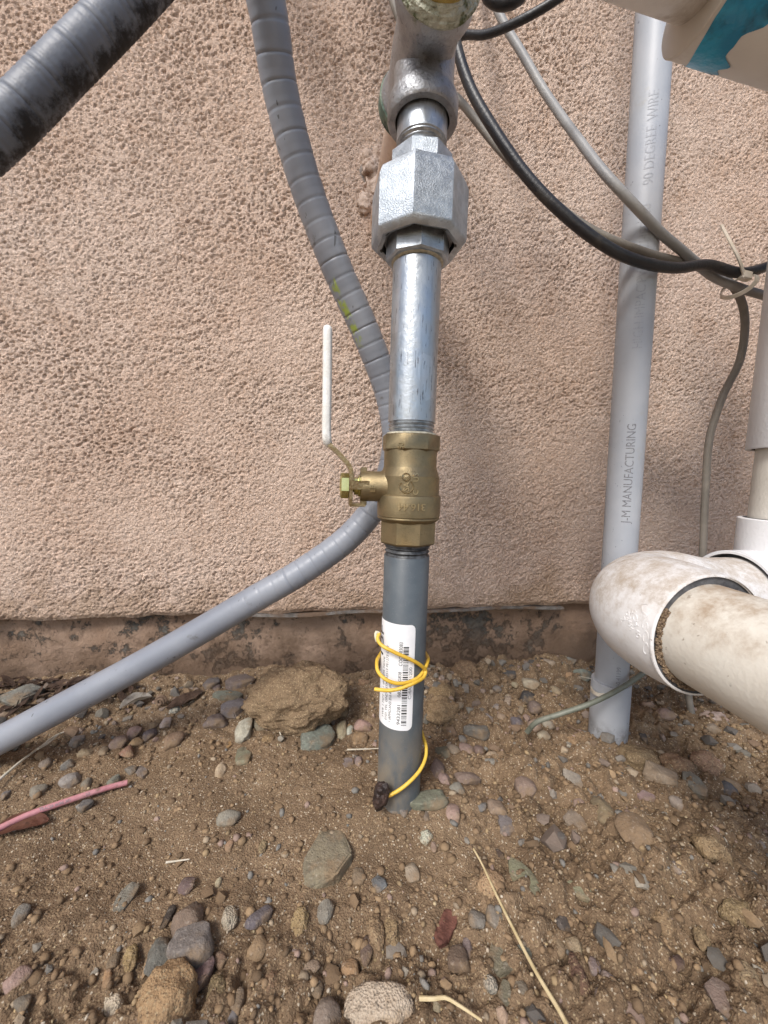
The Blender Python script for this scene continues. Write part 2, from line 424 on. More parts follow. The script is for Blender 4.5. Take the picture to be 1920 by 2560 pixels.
def frame(o, z, x=Vector((1, 0, 0))):
    z = Vector(z).normalized(); x = Vector(x); x = (x - z * x.dot(z)).normalized(); y = z.cross(x)
    return Matrix(((x.x, y.x, z.x, o[0]), (x.y, y.y, z.y, o[1]), (x.z, y.z, z.z, o[2]), (0, 0, 0, 1)))
def lathe(bm, prof, n, M, rot=0.0, close0=True, close1=True):
    rings = []
    for r, z in prof:
        rings.append([bm.verts.new(M @ Vector((r * math.cos(rot + 2 * math.pi * k / n), r * math.sin(rot + 2 * math.pi * k / n), z))) for k in range(n)])
    for a, b in zip(rings, rings[1:]):
        for k in range(n): bm.faces.new((a[k], a[(k + 1) % n], b[(k + 1) % n], b[k]))
    if close0: bm.faces.new(list(reversed(rings[0])))
    if close1: bm.faces.new(rings[-1])
    return bm
def turned(name, prof, n, M, mat, parent, rot=0.0, bevel=0.0, sharp=40, **kw):
    bm = bmesh.new(); lathe(bm, prof, n, M, rot, **kw)
    if bevel:
        bmesh.ops.bevel(bm, geom=[e for e in bm.edges if len(e.link_faces) == 2 and e.calc_face_angle(0) > R(20)], offset=bevel, segments=2, affect='EDGES')
    return bobj(name, bm, mat, parent, sharp)
def box(bm, c, ex, ey, ez, bevel=0.0):
    """box with centre c and half-axis vectors"""
    c, ex, ey, ez = map(Vector, (c, ex, ey, ez)); v = []
    for i in (-1, 1):
        for j in (-1, 1):
            for k in (-1, 1): v.append(bm.verts.new(c + ex * i + ey * j + ez * k))
    fs = [bm.faces.new([v[i] for i in q_]) for q_ in ((0, 1, 3, 2), (4, 6, 7, 5), (0, 4, 5, 1), (2, 3, 7, 6), (0, 2, 6, 4), (1, 5, 7, 3))]
    bmesh.ops.recalc_face_normals(bm, faces=fs)
    if bevel: bmesh.ops.bevel(bm, geom=list({e for f in fs for e in f.edges}), offset=bevel, segments=2, affect='EDGES')
def grid_mesh(name, xs, ys, fn):
    X, Yv = np.meshgrid(xs, ys); co = fn(X, Yv).reshape(-1, 3)
    nx, ny = len(xs), len(ys)
    i = np.arange(nx * ny).reshape(ny, nx)
    q_ = np.stack([i[:-1, :-1], i[:-1, 1:], i[1:, 1:], i[1:, :-1]], -1).reshape(-1, 4)
    me = bpy.data.meshes.new(name)
    me.vertices.add(len(co)); me.vertices.foreach_set('co', co.astype(np.float32).ravel())
    me.loops.add(q_.size); me.loops.foreach_set('vertex_index', q_.astype(np.int32).ravel())
    me.polygons.add(len(q_)); me.polygons.foreach_set('loop_start', np.arange(0, q_.size, 4, dtype=np.int32))
    me.update(calc_edges=True)
    return me
def grow(a, b, step, lo, hi, k=1.25):
    xs = list(np.arange(a, b + 1e-9, step)); d = step
    while xs[-1] < hi: d *= k; xs.append(min(xs[-1] + d, hi))
    d = step
    while xs[0] > lo: d *= k; xs.insert(0, max(xs[0] - d, lo))
    return np.array(xs)
def text_mesh(s, size, extrude):
    cu = bpy.data.curves.new('t', 'FONT'); cu.body = s; cu.size = size; cu.extrude = extrude / 2
    cu.align_x = 'CENTER'; cu.align_y = 'CENTER'; cu.resolution_u = 3
    o = bpy.data.objects.new('t', cu); COL.objects.link(o)
    dg = bpy.context.evaluated_depsgraph_get(); me = bpy.data.meshes.new_from_object(o.evaluated_get(dg))
    bpy.data.objects.remove(o); bpy.data.curves.remove(cu)
    bm = bmesh.new(); bm.from_mesh(me); bpy.data.meshes.remove(me)
    for v in bm.verts: v.co.z += extrude / 2
    bmesh.ops.triangulate(bm, faces=bm.faces)
    for _ in range(3):
        es = [e for e in bm.edges if e.calc_length() > max(.0009, size * .16)]
        if not es: break
        bmesh.ops.subdivide_edges(bm, edges=es, cuts=1); bmesh.ops.triangulate(bm, faces=bm.faces)
    return bm
def bvh_of(*objs):
    vs, fs = [], []
    for o in objs:
        b = len(vs); vs += [v.co.copy() for v in o.data.vertices]; fs += [[b + i for i in p.vertices] for p in o.data.polygons]
    return BVHTree.FromPolygons(vs, fs)
def stamp(bm, bvh, c, right, up, off=.00012):
    """lay a flat drawing (x right, y up, z proud) onto a real surface around the point c"""
    c = Vector(c); right = Vector(right).normalized(); up = Vector(up).normalized(); into = -right.cross(up)
    for v in bm.verts:
        p = c + right * v.co.x + up * v.co.y
        hit = bvh.ray_cast(p - into * .03, into, .08)
        if hit[0] is None: hit = bvh.find_nearest(p)
        v.co = hit[0] + hit[1] * (off + v.co.z)
    return bm
def merge(dst, src):
    me = bpy.data.meshes.new('tmp'); src.to_mesh(me); src.free(); dst.from_mesh(me); bpy.data.meshes.remove(me)
def put_text(dst, bvh, s, size, c, right, up, th=0.0, off=.00012):
    b = text_mesh(s, size, th) if th else text_mesh(s, size, 0.0)
    merge(dst, stamp(b, bvh, c, right, up, off))
def ring_drawing(r, wd, th, a0=0, a1=360, n=26):
    bm = bmesh.new(); n_ = n
    for k in range(n_):
        aa = [R(a0 + (a1 - a0) * (k + j) / n_) for j in (0, 1)]
        def P(rr, a, z): return bm.verts.new((rr * math.cos(a), rr * math.sin(a), z))
        i0, i1 = P(r - wd / 2, aa[0], 0), P(r - wd / 2, aa[1], 0); o0, o1 = P(r + wd / 2, aa[0], 0), P(r + wd / 2, aa[1], 0)
        m0, m1 = P(r, aa[0], th), P(r, aa[1], th)
        bm.faces.new((i0, m0, m1, i1)); bm.faces.new((m0, o0, o1, m1))
    bmesh.ops.remove_doubles(bm, verts=bm.verts, dist=1e-6)
    return bm
# ================================================================== THE SETTING
xs = grow(-.46, .66, .0017, -6, 6); ys = grow(.10, .466, .0017, -5, .466)
def gfn(X, Y):
    dx = np.gradient(xs)[None, :]; dy = np.gradient(ys)[:, None]
    fine = np.clip(.006 / np.maximum(dx, dy), 0, 1) ** 2 * (1 + 0 * X)
    return np.stack([X, Y, ground_full(X, Y, fine)], -1)
ground = link_mesh('ground', grid_mesh('ground', xs, ys, gfn), 'soil', None, 180)
ground['kind'] = 'structure'

WZ = 0.0925
wall = thing('stucco_wall', 'pinkish tan rough stucco house wall above a painted concrete footing', 'wall', (0, WALL_Y, 0))
wx = grow(-.48, .78, .0012, -4, 4); wz = grow(WZ, .80, .0012, WZ, 2.6)
fold = WZ - np.array([.022, .012, .005, .0025, .001])
wv = np.concatenate([fold, wz])
def wfn(X, V):
    dx = np.gradient(wx)[None, :]; dz = np.concatenate([np.full(5, .0015), np.gradient(wz)])[:, None]
    fine = np.clip(.005 / np.maximum(dx, dz), 0, 1) ** 2 * (1 + 0 * X)
    Z = np.maximum(V, WZ); t = np.maximum(WZ - V, 0)
    wob = .0025 * pn(X / .03, Z / .03, 40) + .0012 * pn(X / .007, Z / .007, 42)
    xx, zz = X + wob, Z - .7 * wob
    ca, sa = math.cos(.38), math.sin(.38)
    xr, zr = ca * xx + sa * zz, -sa * xx + ca * zz                     # trowelled up to the right
    n1 = pn(xr / .0032, zr / .0027, 10); n2 = pn(xr / .0024, zr / .0022, 11); n3 = pn(xr / .0100, zr / .0070, 12)
    amp = .95 + .55 * pn(X / .10, Z / .08, 13)
    sparse = sstep(-.25, .35, pn(X / .16, Z / .12, 17) + .9 * (Z - .42))      # pitted and flatter higher up, crowded bumps lower down
    pits = -.0013 * sstep(.18, .55, -n1 - .45 * n2 - .25 * n3)
    h = (.0005 * n1 + .0007 * n2 + .0007 * n3) * (1 - .45 * sparse) + pits * (.65 + .5 * sparse)
    h = h * amp * fine + .0014 * pn(X / .13, Z / .10, 14)
    edge = sstep(WZ, WZ + .006, Z)
    Yc = WALL_Y - h * (.4 + .6 * edge) + t + .003 * (1 - edge)
    Zc = Z + (1 - sstep(WZ, WZ + .03, Z)) * .0025 * pn(X / .03, 0 * X, 16)
    return np.stack([X, Yc, Zc], -1)
link_mesh('stucco_coat', grid_mesh('stucco_coat', wx, wv, wfn), 'stucco', wall, 180)
fx = grow(-.5, .8, .004, -4, 4); fz = np.linspace(-.05, .11, 48)
link_mesh('footing', grid_mesh('footing', fx, fz, lambda X, Z: np.stack([X, FOUND_Y + .004 * sstep(.07, .1, Z) - .0018 * pn(X / .05, Z / .03, 20) - .0008 * pn(X / .012, Z / .01, 21), Z], -1)), 'foundation_paint', wall, 180)
bm = bmesh.new()                              # metal weep screed showing under the stucco edge
for xa, xb in ((-.115, .012), (.012, .30), (-.40, -.36)):
    P = [Vector((x, WALL_Y + .004 + .0012 * math.sin(x * 60), WZ - .0012 + .0012 * math.sin(x * 37))) for x in np.linspace(xa, xb, 24)]
    sweep(bm, P, 1.0, section=[(-.0016, -.0055), (.0010, -.0055), (.0010, .006), (-.0016, .006)])
bobj('weep_screed', bm, 'screed_metal', wall)

def rockmesh(kind, seed, a, b, c):
    rnd = random.Random(seed); bm = bmesh.new(); so = Vector((seed * 3.7 % 91, seed * 1.9 % 77, seed * .7 % 53))
    if kind == 'k':
        bmesh.ops.create_icosphere(bm, subdivisions=6, radius=1)
        for v in bm.verts:
            d = v.co.normalized()
            v.co = d * (1 + .16 * mnoise.noise(d * 1.4 + so) + .11 * mnoise.noise(d * 2.6 + so) + .07 * mnoise.noise(d * 5 + so) + .045 * mnoise.noise(d * 11 + so) + .03 * mnoise.noise(d * 24 + so))
    elif kind in 'rc':
        big = max(a, b)
        bmesh.ops.create_icosphere(bm, subdivisions=(5 if big > .02 else 4) if kind == 'c' else (4 if big > .011 else 3), radius=1)
        pw = rnd.uniform(.75, 1.0)
        for v in bm.verts:
            d = v.co.normalized()
            d = Vector([math.copysign(abs(t) ** pw, t) for t in d])
            if kind == 'r': k = 1 + .26 * mnoise.noise(d * 1.1 + so) + .09 * mnoise.noise(d * 2.6 + so)
            else: k = 1 + .30 * mnoise.noise(d * 1.3 + so) + .14 * mnoise.noise(d * 3.1 + so) + .07 * mnoise.noise(d * 7 + so) + .035 * mnoise.noise(d * 15 + so)
            v.co = d * k
        if kind == 'r':
            for _ in range(rnd.randint(3, 6)):
                pl = Vector((rnd.gauss(0, 1), rnd.gauss(0, 1), rnd.gauss(0, .8))).normalized(); dd_ = rnd.uniform(.62, .9)
                for v in bm.verts:
                    t = v.co.dot(pl) - dd_
                    if t > 0: v.co -= pl * (t * .82)
    else:
        if kind == 'a':
            pts = []
            for _ in range(17):
                d = Vector((rnd.gauss(0, 1), rnd.gauss(0, 1), rnd.gauss(0, 1))).normalized(); pts.append(d * rnd.uniform(.85, 1.1))
        else:
            pts = []; n = rnd.randint(5, 8); ph = rnd.random() * 6
            for k in range(n):
                an = ph + 2 * math.pi * (k + rnd.uniform(-.3, .3)) / n; rr = rnd.uniform(.82, 1.1)
                pts.append(Vector((rr * math.cos(an), rr * math.sin(an), rnd.uniform(.5, 1.0))))
                rr *= rnd.uniform(.9, 1.08); pts.append(Vector((rr * math.cos(an + .1), rr * math.sin(an + .1), -rnd.uniform(.6, 1.0))))
        for p in pts: bm.verts.new(p)
        bmesh.ops.convex_hull(bm, input=bm.verts)
        for v in [v for v in bm.verts if not v.link_faces]: bm.verts.remove(v)
        bmesh.ops.dissolve_limit(bm, angle_limit=R(9), verts=bm.verts, edges=bm.edges)
        bmesh.ops.bevel(bm, geom=list(bm.edges), offset=.075, segments=2, affect='EDGES', clamp_overlap=True)
        bmesh.ops.triangulate(bm, faces=bm.faces)
        bmesh.ops.subdivide_edges(bm, edges=[e for e in bm.edges if e.calc_length() > .35], cuts=2, use_grid_fill=True)
        bmesh.ops.triangulate(bm, faces=bm.faces)
        for v in bm.verts:
            v.co = v.co * (1 + .06 * mnoise.noise(v.co * 2.2 + so) + .025 * mnoise.noise(v.co * 6 + so))
    lo = [min(v.co[i] for v in bm.verts) for i in range(3)]; hi = [max(v.co[i] for v in bm.verts) for i in range(3)]
    for v in bm.verts:
        v.co = Vector([((v.co[i] - lo[i]) / (hi[i] - lo[i]) * 2 - 1) * s for i, s in enumerate((a, b, c))])
    me = bpy.data.meshes.new('stone'); bm.to_mesh(me); bm.free()
    return me
CROPS = {'A': (0, 1480), 'B': (960, 1600), 'C': (0, 2000), 'D': (960, 2000)}
KC = {'r': .72, 'a': .75, 'f': .38, 'c': .8, 'g': .75}
LIFT = {'r': .22, 'a': .25, 'f': .2, 'c': .05, 'g': .2}
STONE_N = [0]
def stone(crop, x1, y1, x2, y2, wpx, kind, color, label, name='stone', cat='stone', lift=None, mat=None, kc=None, tilt=0.0, cap=None):
    STONE_N[0] += 1; seed = STONE_N[0] * 13 + 5
    ox, oy = CROPS[crop]; s = 1.728
    p1 = (x1 / s + ox, y1 / s + oy); p2 = (x2 / s + ox, y2 / s + oy); hw = wpx / s / 2
    g1, g2 = ground_pt(*p1), ground_pt(*p2)
    mid = ground_pt((p1[0] + p2[0]) / 2, (p1[1] + p2[1]) / 2)
    z = depth(mid); E = math.atan2(CAM.z - mid.z, math.hypot(mid.x, mid.y))
    th = math.atan2(abs(p2[1] - p1[1]), abs(p2[0] - p1[0]))
    a = max((g2 - g1).length / 2 * (1 - .3 * math.sin(th)), .001)
    k = kc or KC[kind]
    den = math.sqrt(math.cos(th) ** 2 * (math.sin(E) ** 2 + (k * math.cos(E)) ** 2) + math.sin(th) ** 2)
    b = hw * z / F_PX / den
    if cap: b = min(b, cap)
    c = k * min(a, b)
    lf = LIFT[kind] if lift is None else lift
    cen = ground_pt((p1[0] + p2[0]) / 2, (p1[1] + p2[1]) / 2, c * max(lf, 0) * .9)
    cen.z = float(ground_full(np.array(cen.x), np.array(cen.y), 1.0)) * .5 + float(ground_base(cen.x, cen.y)) * .5 + c * lf
    me = rockmesh(('c' if a > .015 else 'r') if kind == 'g' else kind, seed, a, b, c)
    m = mat or {'c': 'clod', 'g': 'granular_stone'}.get(kind, 'stone')
    o = link_mesh(name, me, m, None, 50 if kind in 'af' else 180)
    d = g2 - g1; rz = math.atan2(d.y, d.x)
    rr = random.Random(seed)
    o.location = cen; o.rotation_euler = (R(rr.uniform(-9, 9)) + tilt, R(rr.uniform(-6, 6)), rz)
    gain = 1.0 if kind == 'c' else 1.05
    o.color = (*[min(1, max(0, v * gain * rr.uniform(.93, 1.07))) for v in color], 1)
    return tag(o, label, cat, 'stones and clods lying on the dirt' if cat in ('stone', 'clod') else None)

# ================================================================== GAS RISER (one rigid stack of pipe and fittings)
AY = .275
base = at(995, 2008, AY); base.z = 0.0
topp = at(1055, 324, AY)
ax = (topp - base).normalized()
def zs(py):                                    # height along the stack of a feature seen at image row py
    x = 995 + (2008 - py) * (60 / 1684); return (at(x, py, AY) - base).dot(ax)
SM = frame(base, ax)
riser = thing('gas_riser', 'vertical gas riser of grey pipe, brass ball valve and galvanized union', 'gas pipe', base)
RP = .0167
def thread(z0, z1, r, n):
    out = []
    for k in range(n):
        t = z0 + (z1 - z0) * k / n; p = (z1 - z0) / n
        out += [(r, t), (r - .0011, t + p * .45), (r - .0011, t + p * .6), (r, t + p)]
    return out
z_a, z_b = zs(1358), zs(1386)
pipe = turned('riser_pipe', [(RP, -.06), (RP, z_b - .0005), (RP - .0004, z_b)], 64, SM, 'grey_coating', riser)
turned('thread', thread(z_b, z_a + .004, RP - .0003, 4), 48, SM, 'thread_black', pipe)
# sticker on the pipe
zt, zb = zs(1541), zs(1791)
A_L, A_R = R(-195), R(-73)                     # angles round the axis: -90 faces the camera
RS = RP + .00022
def on_pipe(a, z, r=RS): return SM @ Vector((r * math.cos(a), r * math.sin(a), z))
bm = bmesh.new(); na, nz = 40, 30; rc = .004
hw_, hh_ = (A_R - A_L) * RP / 2, (zt - zb) / 2
rows = []
for j in range(nz + 1):
    row = []
    for i in range(na + 1):
        u_, v_ = -hw_ + 2 * hw_ * i / na, -hh_ + 2 * hh_ * j / nz
        dx, dy = max(abs(u_) - (hw_ - rc), 0), max(abs(v_) - (hh_ - rc), 0)
        if dx > 0 and dy > 0:
            L = math.hypot(dx, dy); m_ = max(dx, dy)
            u_ = math.copysign(hw_ - rc + dx * m_ / L, u_); v_ = math.copysign(hh_ - rc + dy * m_ / L, v_)
        row.append(bm.verts.new(on_pipe((A_L + A_R) / 2 + u_ / RP, (zt + zb) / 2 + v_)))
    rows.append(row)
for j in range(nz):
    for i in range(na): bm.faces.new((rows[j][i], rows[j][i + 1], rows[j + 1][i + 1], rows[j + 1][i]))
sticker = bobj('sticker', bm, 'label_paper', riser, 180)
sticker['label'] = 'white barcode sticker wrapped round the grey pipe'
def on_label(bmx, rot90=True):                # x of the drawing runs up the pipe, y of the drawing runs to the left
    return bmx
def label_text(dst, s, size, ang, z0, z1=None, sx=1.0):
    b = text_mesh(s, size, 0.0)
    lo = min(v.co.x for v in b.verts); hi = max(v.co.x for v in b.verts)
    for v in b.verts:
        t = (v.co.x - lo); t = t * ((z1 - z0) / (hi - lo)) if z1 else t
        v.co = on_pipe(ang - v.co.y / RP, z0 + t, RS + .00012)
    merge(dst, b)
tx = bmesh.new()
label_text(tx, '9433281', .0034, R(-108), zb + .0045, zb + .0195)
label_text(tx, '0829', .0032, R(-108), zb + .0255, zb + .0335)
label_text(tx, 'G838', .0032, R(-108), zb + .0375, zb + .0445)
label_text(tx, 'COO 083083', .0036, R(-107), zb + .0490, zb + .0665)
label_text(tx, '1 IAPMO,ANSI B16.40 UPC', .0030, R(-131), zb + .0050, zb + .0345)
label_text(tx, '0101 YEL. GND ASTM D2513 PE1273 CAT', .0030, R(-143), zb + .0050, zb + .0620)
label_text(tx, '1WR 1 MPT X 1 IPS SDR MDPE', .0030, R(-155), zb + .0060, zb + .0520)
label_text(tx, '10F', .0095, R(-172), zb + .0520, zb + .0740)
bobj('printed_text', tx, 'print_black', sticker, None)
tx = bmesh.new(); label_text(tx, 'C-4ABP31200', .0034, R(-82), zb + .0240, zb + .0480)
bobj('faint_text', tx, 'print_grey', sticker, None)
bm = bmesh.new(); rnd = random.Random(3); zc = zb + .0040
while zc < zb + .0625:
    wd = rnd.choice((.00035, .0004, .0007, .0011))
    v = [on_pipe(a, z, RS + .00012) for z in (zc, zc + wd) for a in (R(-101.5), R(-95), R(-88.5))]
    v = [bm.verts.new(p) for p in v]
    bm.faces.new((v[0], v[1], v[4], v[3])); bm.faces.new((v[1], v[2], v[5], v[4]))
    zc += wd + rnd.choice((.0004, .0006, .0009))
bobj('barcode', bm, 'print_black', sticker, None)

# ball valve
z0, z1, z2, z3, z4, z5, z6, z7, z8 = zs(1356), zs(1300), zs(1290), zs(1237), zs(1187), zs(1171), zs(1132), zs(1089), zs(1240)
valve = turned('ball_valve', [(.0196, z1 - .001), (.0218, z1 + .0008), (.0227, z1 + .0018), (.0227, z2 - .0007), (.0222, z2), (.0227, z2 + .0007), (.0230, z3 - .0015), (.0226, z3 - .0003), (.0215, z3 + .0006), (.0215, z4 - .0012), (.0208, z4), (.0192, z5), (.0189, z5 + .0008), (.0189, z6), (.0186, z6 + .003)], 64, SM, 'brass', riser, sharp=24)
HEXR = .0208
def hexprof(za, zc, r): return [(r * .94, za), (r, za + .0012), (r, zc - .0012), (r * .94, zc)]
turned('hex_end', hexprof(z0, z1 + .0006, HEXR), 8, SM, 'brass', valve, rot=R(12), bevel=.0009)
hx = turned('hex_end', [(.0175, z6 - .0012), (.0190, z6 + .0002), (.0208, z6 + .0018), (.0208, z7 - .0008), (.0202, z7), (.0165, z7)], 8, SM, 'brass', valve, rot=R(22.5), bevel=.0009)
# stem boss, pointing left
zst = zs(1218)
XL = lambda px: (at(px, 1218, AY) - base).x
SL = frame(base + ax * zst, Vector((-1, 0, 0.008)), Vector((0, 0, 1)))    # local z runs left along the stem
cx0 = (base + ax * zst).x
def L(px): return cx0 - at(px, 1218, AY).x                                # distance left of the axis
boss = turned('stem_boss', [(.0128, .012), (.0122, L(957) ), (.0108, L(950)), (.0108, L(904)), (.0102, L(901)), (.0102, L(900))], 40, SL, 'brass', valve)
turned('gland_nut', [(.0078, L(902)), (.0078, L(895)), (.0066, L(894)), (.0066, L(885))], 6, SL, 'zinc_yellow', valve, rot=R(20), bevel=.0005)
turned('stem', [(.0045, L(900)), (.0045, L(851)), (.0030, L(849))], 20, SL, 'zinc_yellow', valve)
turned('retaining_nut', [(.0078, L(872)), (.0090, L(871)), (.0090, L(853)), (.0076, L(850))], 6, SL, 'zinc_yellow', valve, rot=R(8), bevel=.0006)
bm = bmesh.new()
sc_ = base + ax * zst
for s_ in (1, -1):                            # stop lugs above and below the boss
    box(bm, sc_ + Vector((-L(909), .001, s_ * .0115)), (.0022, 0, 0), (0, .0035, 0), (0, 0, .0022), .0006)
bobj('stop_lug', bm, 'brass', valve)
# handle: plate over the stem, bent strip, white sleeve
hd = bmesh.new()
px2 = lambda x, y, Y=AY: at(x, y, Y)
box(hd, sc_ + Vector((-L(876), 0, -.001)), (.0012, 0, 0), (0, .0085, 0), (0, 0, .0125), .0004)
box(hd, sc_ + Vector((-L(898), -.0095, .0012)), (L(875) / 2 - L(921) / 2, 0, 0), (0, .0012, 0), (0, 0, .0030), .0004)
box(hd, sc_ + Vector((-L(893), .001, -.0130)), ((L(876) - L(916)) / 2, 0, 0), (0, .0060, 0), (0, 0, .0012), .0004)
strip = spline([px2(877, 1208), px2(878, 1185), px2(874, 1168), px2(845, 1133), px2(823, 1112), px2(818, 1104), px2(817.5, 1090)], .0015)
sweep(hd, strip, 1.0, section=[(.0015, -.0062), (.0015, .0062), (-.0015, .0062), (-.0015, -.0062)], up=Vector((1, 0, 0)))
handle = bobj('handle', hd, 'handle_steel', valve)
gp = spline([px2(824, 1114), px2(819, 1106), px2(817, 1094), px2(818, 960), px2(819, 815)], .002)
sec = [(.0032 * math.copysign(abs(math.cos(a)) ** .6, math.cos(a)), .0078 * math.copysign(abs(math.sin(a)) ** .5, math.sin(a))) for a in [2 * math.pi * k / 24 for k in range(24)]]
bm = bmesh.new(); Lg = sum((gp[i + 1] - gp[i]).length for i in range(len(gp) - 1))
sweep(bm, gp, lambda s: (.75 + .25 * min(1, s / .003)) * math.sqrt(max(.12, 1 - max(0, (s - Lg + .004) / .004) ** 2)), section=sec, up=Vector((1, 0, 0)))
gr = bobj('grip', bm, 'white_vinyl', valve); gr['label'] = 'white vinyl sleeve on the valve handle'
# raised casting marks, their edge highlights painted in as a lighter brass
bv = bvh_of(valve, boss, hx); em = bmesh.new()
fr = Vector((0, -1, 0)); rt = Vector((1, 0, 0)); upv = ax
cpt = lambda px, py: at(px, py, AY - .022)
put_text(em, bv, '316.44', .0068, cpt(1030, 1267), -rt, -upv, .0009, -.0001)
put_text(em, bv, '50', .0046, cpt(1007, 1113), upv, -rt, .0006, -.0001)
put_text(em, bv, 'US', .0050, cpt(1041, 1194), upv, -rt, .0009, -.0001)
put_text(em, bv, 'C', .0050, cpt(1040, 1231), upv, -rt, .0009, -.0001)
put_text(em, bv, 'SA', .0052, cpt(1018, 1217), upv, -rt, .0009, -.0001)
put_text(em, bv, 'R', .0034, cpt(1017, 1193), upv, -rt, .0007, -.0001)
put_text(em, bv, 'LF', .0052, at(933, 1222, AY - .012), upv, -rt, .0007, -.0001)
for r_, p_, a0, a1 in ((.0043, (1018, 1217), 55, 325), (.0024, (1017, 1193), 0, 360)):
    merge(em, stamp(ring_drawing(r_, .0013, .0008, a0, a1), bv, cpt(*p_), upv, -rt, -.0001))
bobj('casting_mark', em, 'highlight_brass', valve, 50)
for za in ():
    pass
# galvanized nipple above the valve
zn0, zn1 = zs(1057), zs(668)
nip = turned('pipe_nipple', [(RP, zn0), (RP, zn1)], 64, SM, 'galvanized', riser)
turned('thread', thread(z7 - .001, zn0 + .0003, RP - .0002, 4), 48, SM, 'thread_metal', nip)
turned('thread', thread(zn1 - .0002, zn1 + .012, RP - .0002, 4), 48, SM, 'thread_metal', nip)
turned('joint_paste', [(.0160, z7 - .0005), (.0176, z7 + .0002), (.0174, z7 + .0012), (.0160, z7 + .0015)], 48, SM, 'thread_paste', nip)
turned('joint_paste', [(.0160, z0 - .0022), (.0172, z0 - .0015), (.0178, z0 + .0003), (.0160, z0 + .001)], 48, SM, 'thread_black', pipe)
# union
u0_, u1_, u2_, u3_, u4_, u5_ = zs(661), zs(600), zs(622), zs(462), zs(440), zs(400)
un = thing('x', '', '') if False else None
uni = turned('pipe_union', [(.0255, u2_ + .0005), (.0290, u2_ - .0008), (.0322, u2_ + .0022), (.0326, u2_ + .004), (.0326, u3_ - .006), (.0305, u3_ - .001), (.0240, u3_ + .0015), (.0200, u3_ + .0015)], 8, SM, 'cast_galvanized', riser, rot=R(-108), bevel=.0005, close0=False)
turned('nut_bore', [(.0250, u2_ + .009), (.0250, u2_ + .0004), (.0262, u2_)], 48, SM, 'thread_black', uni, close1=False)
turned('union_end', hexprof(u0_, u1_ + .010, .0216), 8, SM, 'cast_galvanized', uni, rot=R(-96), bevel=.0005)
turned('union_end', hexprof(u3_ - .002, u5_, .0212), 8, SM, 'cast_galvanized', uni, rot=R(-118), bevel=.0005)
turned('union_collar', [(.0236, u1_ - .001), (.0236, u1_ + .012)], 48, SM, 'old_iron', uni)
turned('joint_paste', [(.0160, u0_ - .0006), (.0188, u0_ + .0003), (.0190, u0_ + .002)], 48, SM, 'thread_paste', uni)
# short upper nipple
zu0, zu1 = u5_ - .002, zs(300)
nu = turned('pipe_nipple', [(RP, zu0 + .009), (RP - .0007, zu0 + .0096), (RP - .0007, zu0 + .0103), (RP, zu0 + .011), (RP, zu1 + .01)], 64, SM, 'galvanized', riser)
turned('thread', thread(zu0, zu0 + .009, RP - .0002, 3), 48, SM, 'thread_metal', nu)
# tee: run goes from the wall towards the camera, branch points down
zt0, zt1 = zs(312), zs(212)
fc = at(1098, -62, .234); bc = at(1026, 222, .313)
rz_ = (fc.z + bc.z) / 2 - .0085
fc.z = bc.z = rz_
tc_ = base + ax * ((rz_ - base.z))
tdir = (fc - bc).normalized()
bm = bmesh.new()
lathe(bm, [(.0180, zt0 + .006), (.0180, zt0 + .0004), (.0222, zt0), (.0232, zt0 + .0012), (.0234, zt0 + .010), (.0222, zt0 + .0135), (.0200, zt0 + .018), (.0196, zt0 + .024), (.0200, rz_ + .004)], 56, SM, close0=False)
TM = frame(bc, tdir, Vector((0, 0, 1))); RL = (fc - bc).length
lathe(bm, [(.018, .004), (.018, .0003), (.0222, 0), (.0232, .0012), (.0234, .010), (.0222, .0135), (.0200, .018), (.0196, .024), (.0200, RL / 2), (.0196, RL - .022), (.0200, RL - .018), (.0222, RL - .0135), (.0234, RL - .010), (.0232, RL - .0012), (.0222, RL), (.018, RL - .0003), (.018, RL - .006)], 56, TM)
tee = bobj('pipe_tee', bm, 'old_iron', riser)
turned('tee_band', [(.0229, -.0004), (.0240, .0006), (.0240, .0100), (.0229, .0112)], 56, TM, 'green_iron', tee, close0=False, close1=False)
bm = bmesh.new(); rnd = random.Random(8)
n_ = 60
for (rr, zz_, wd) in ((.0218, RL - .0002, .0026), (.0196, RL + .0012, .0034), (.0182, RL + .0036, .0022)):
    rings = []
    for k in range(n_):
        a = 2 * math.pi * k / n_; j1 = mnoise.noise(Vector((math.cos(a) * 2, math.sin(a) * 2, rr * 900)))
        ring = []
        for m_ in range(8):
            t = 2 * math.pi * m_ / 8; w2 = wd * (1 + .5 * j1)
            ring.append(bm.verts.new(TM @ Vector(((rr + w2 * math.cos(t)) * math.cos(a), (rr + w2 * math.cos(t)) * math.sin(a), zz_ + w2 * math.sin(t) * .8))))
        rings.append(ring)
    for k in range(n_):
        for m_ in range(8): bm.faces.new((rings[k][m_], rings[(k + 1) % n_][m_], rings[(k + 1) % n_][(m_ + 1) % 8], rings[k][(m_ + 1) % 8]))
bmesh.ops.recalc_face_normals(bm, faces=bm.faces)
bobj('thread_sealant', bm, 'sealant', tee)
turned('nipple_sealant', [(.0150, RL + .004), (.0182, RL + .0045), (.0176, RL + .0085), (.0168, RL + .012)], 48, TM, 'rust_sealant', tee, close0=False, close1=False)
turned('front_nipple', [(RP, RL - .004), (RP, RL + .16)], 48, TM, 'dark_pipe', tee)
stub = Vector(bc) - tdir * .2
turned('wall_stub', [(RP, .006), (RP, -.22)], 48, TM, 'stub_paint', riser)
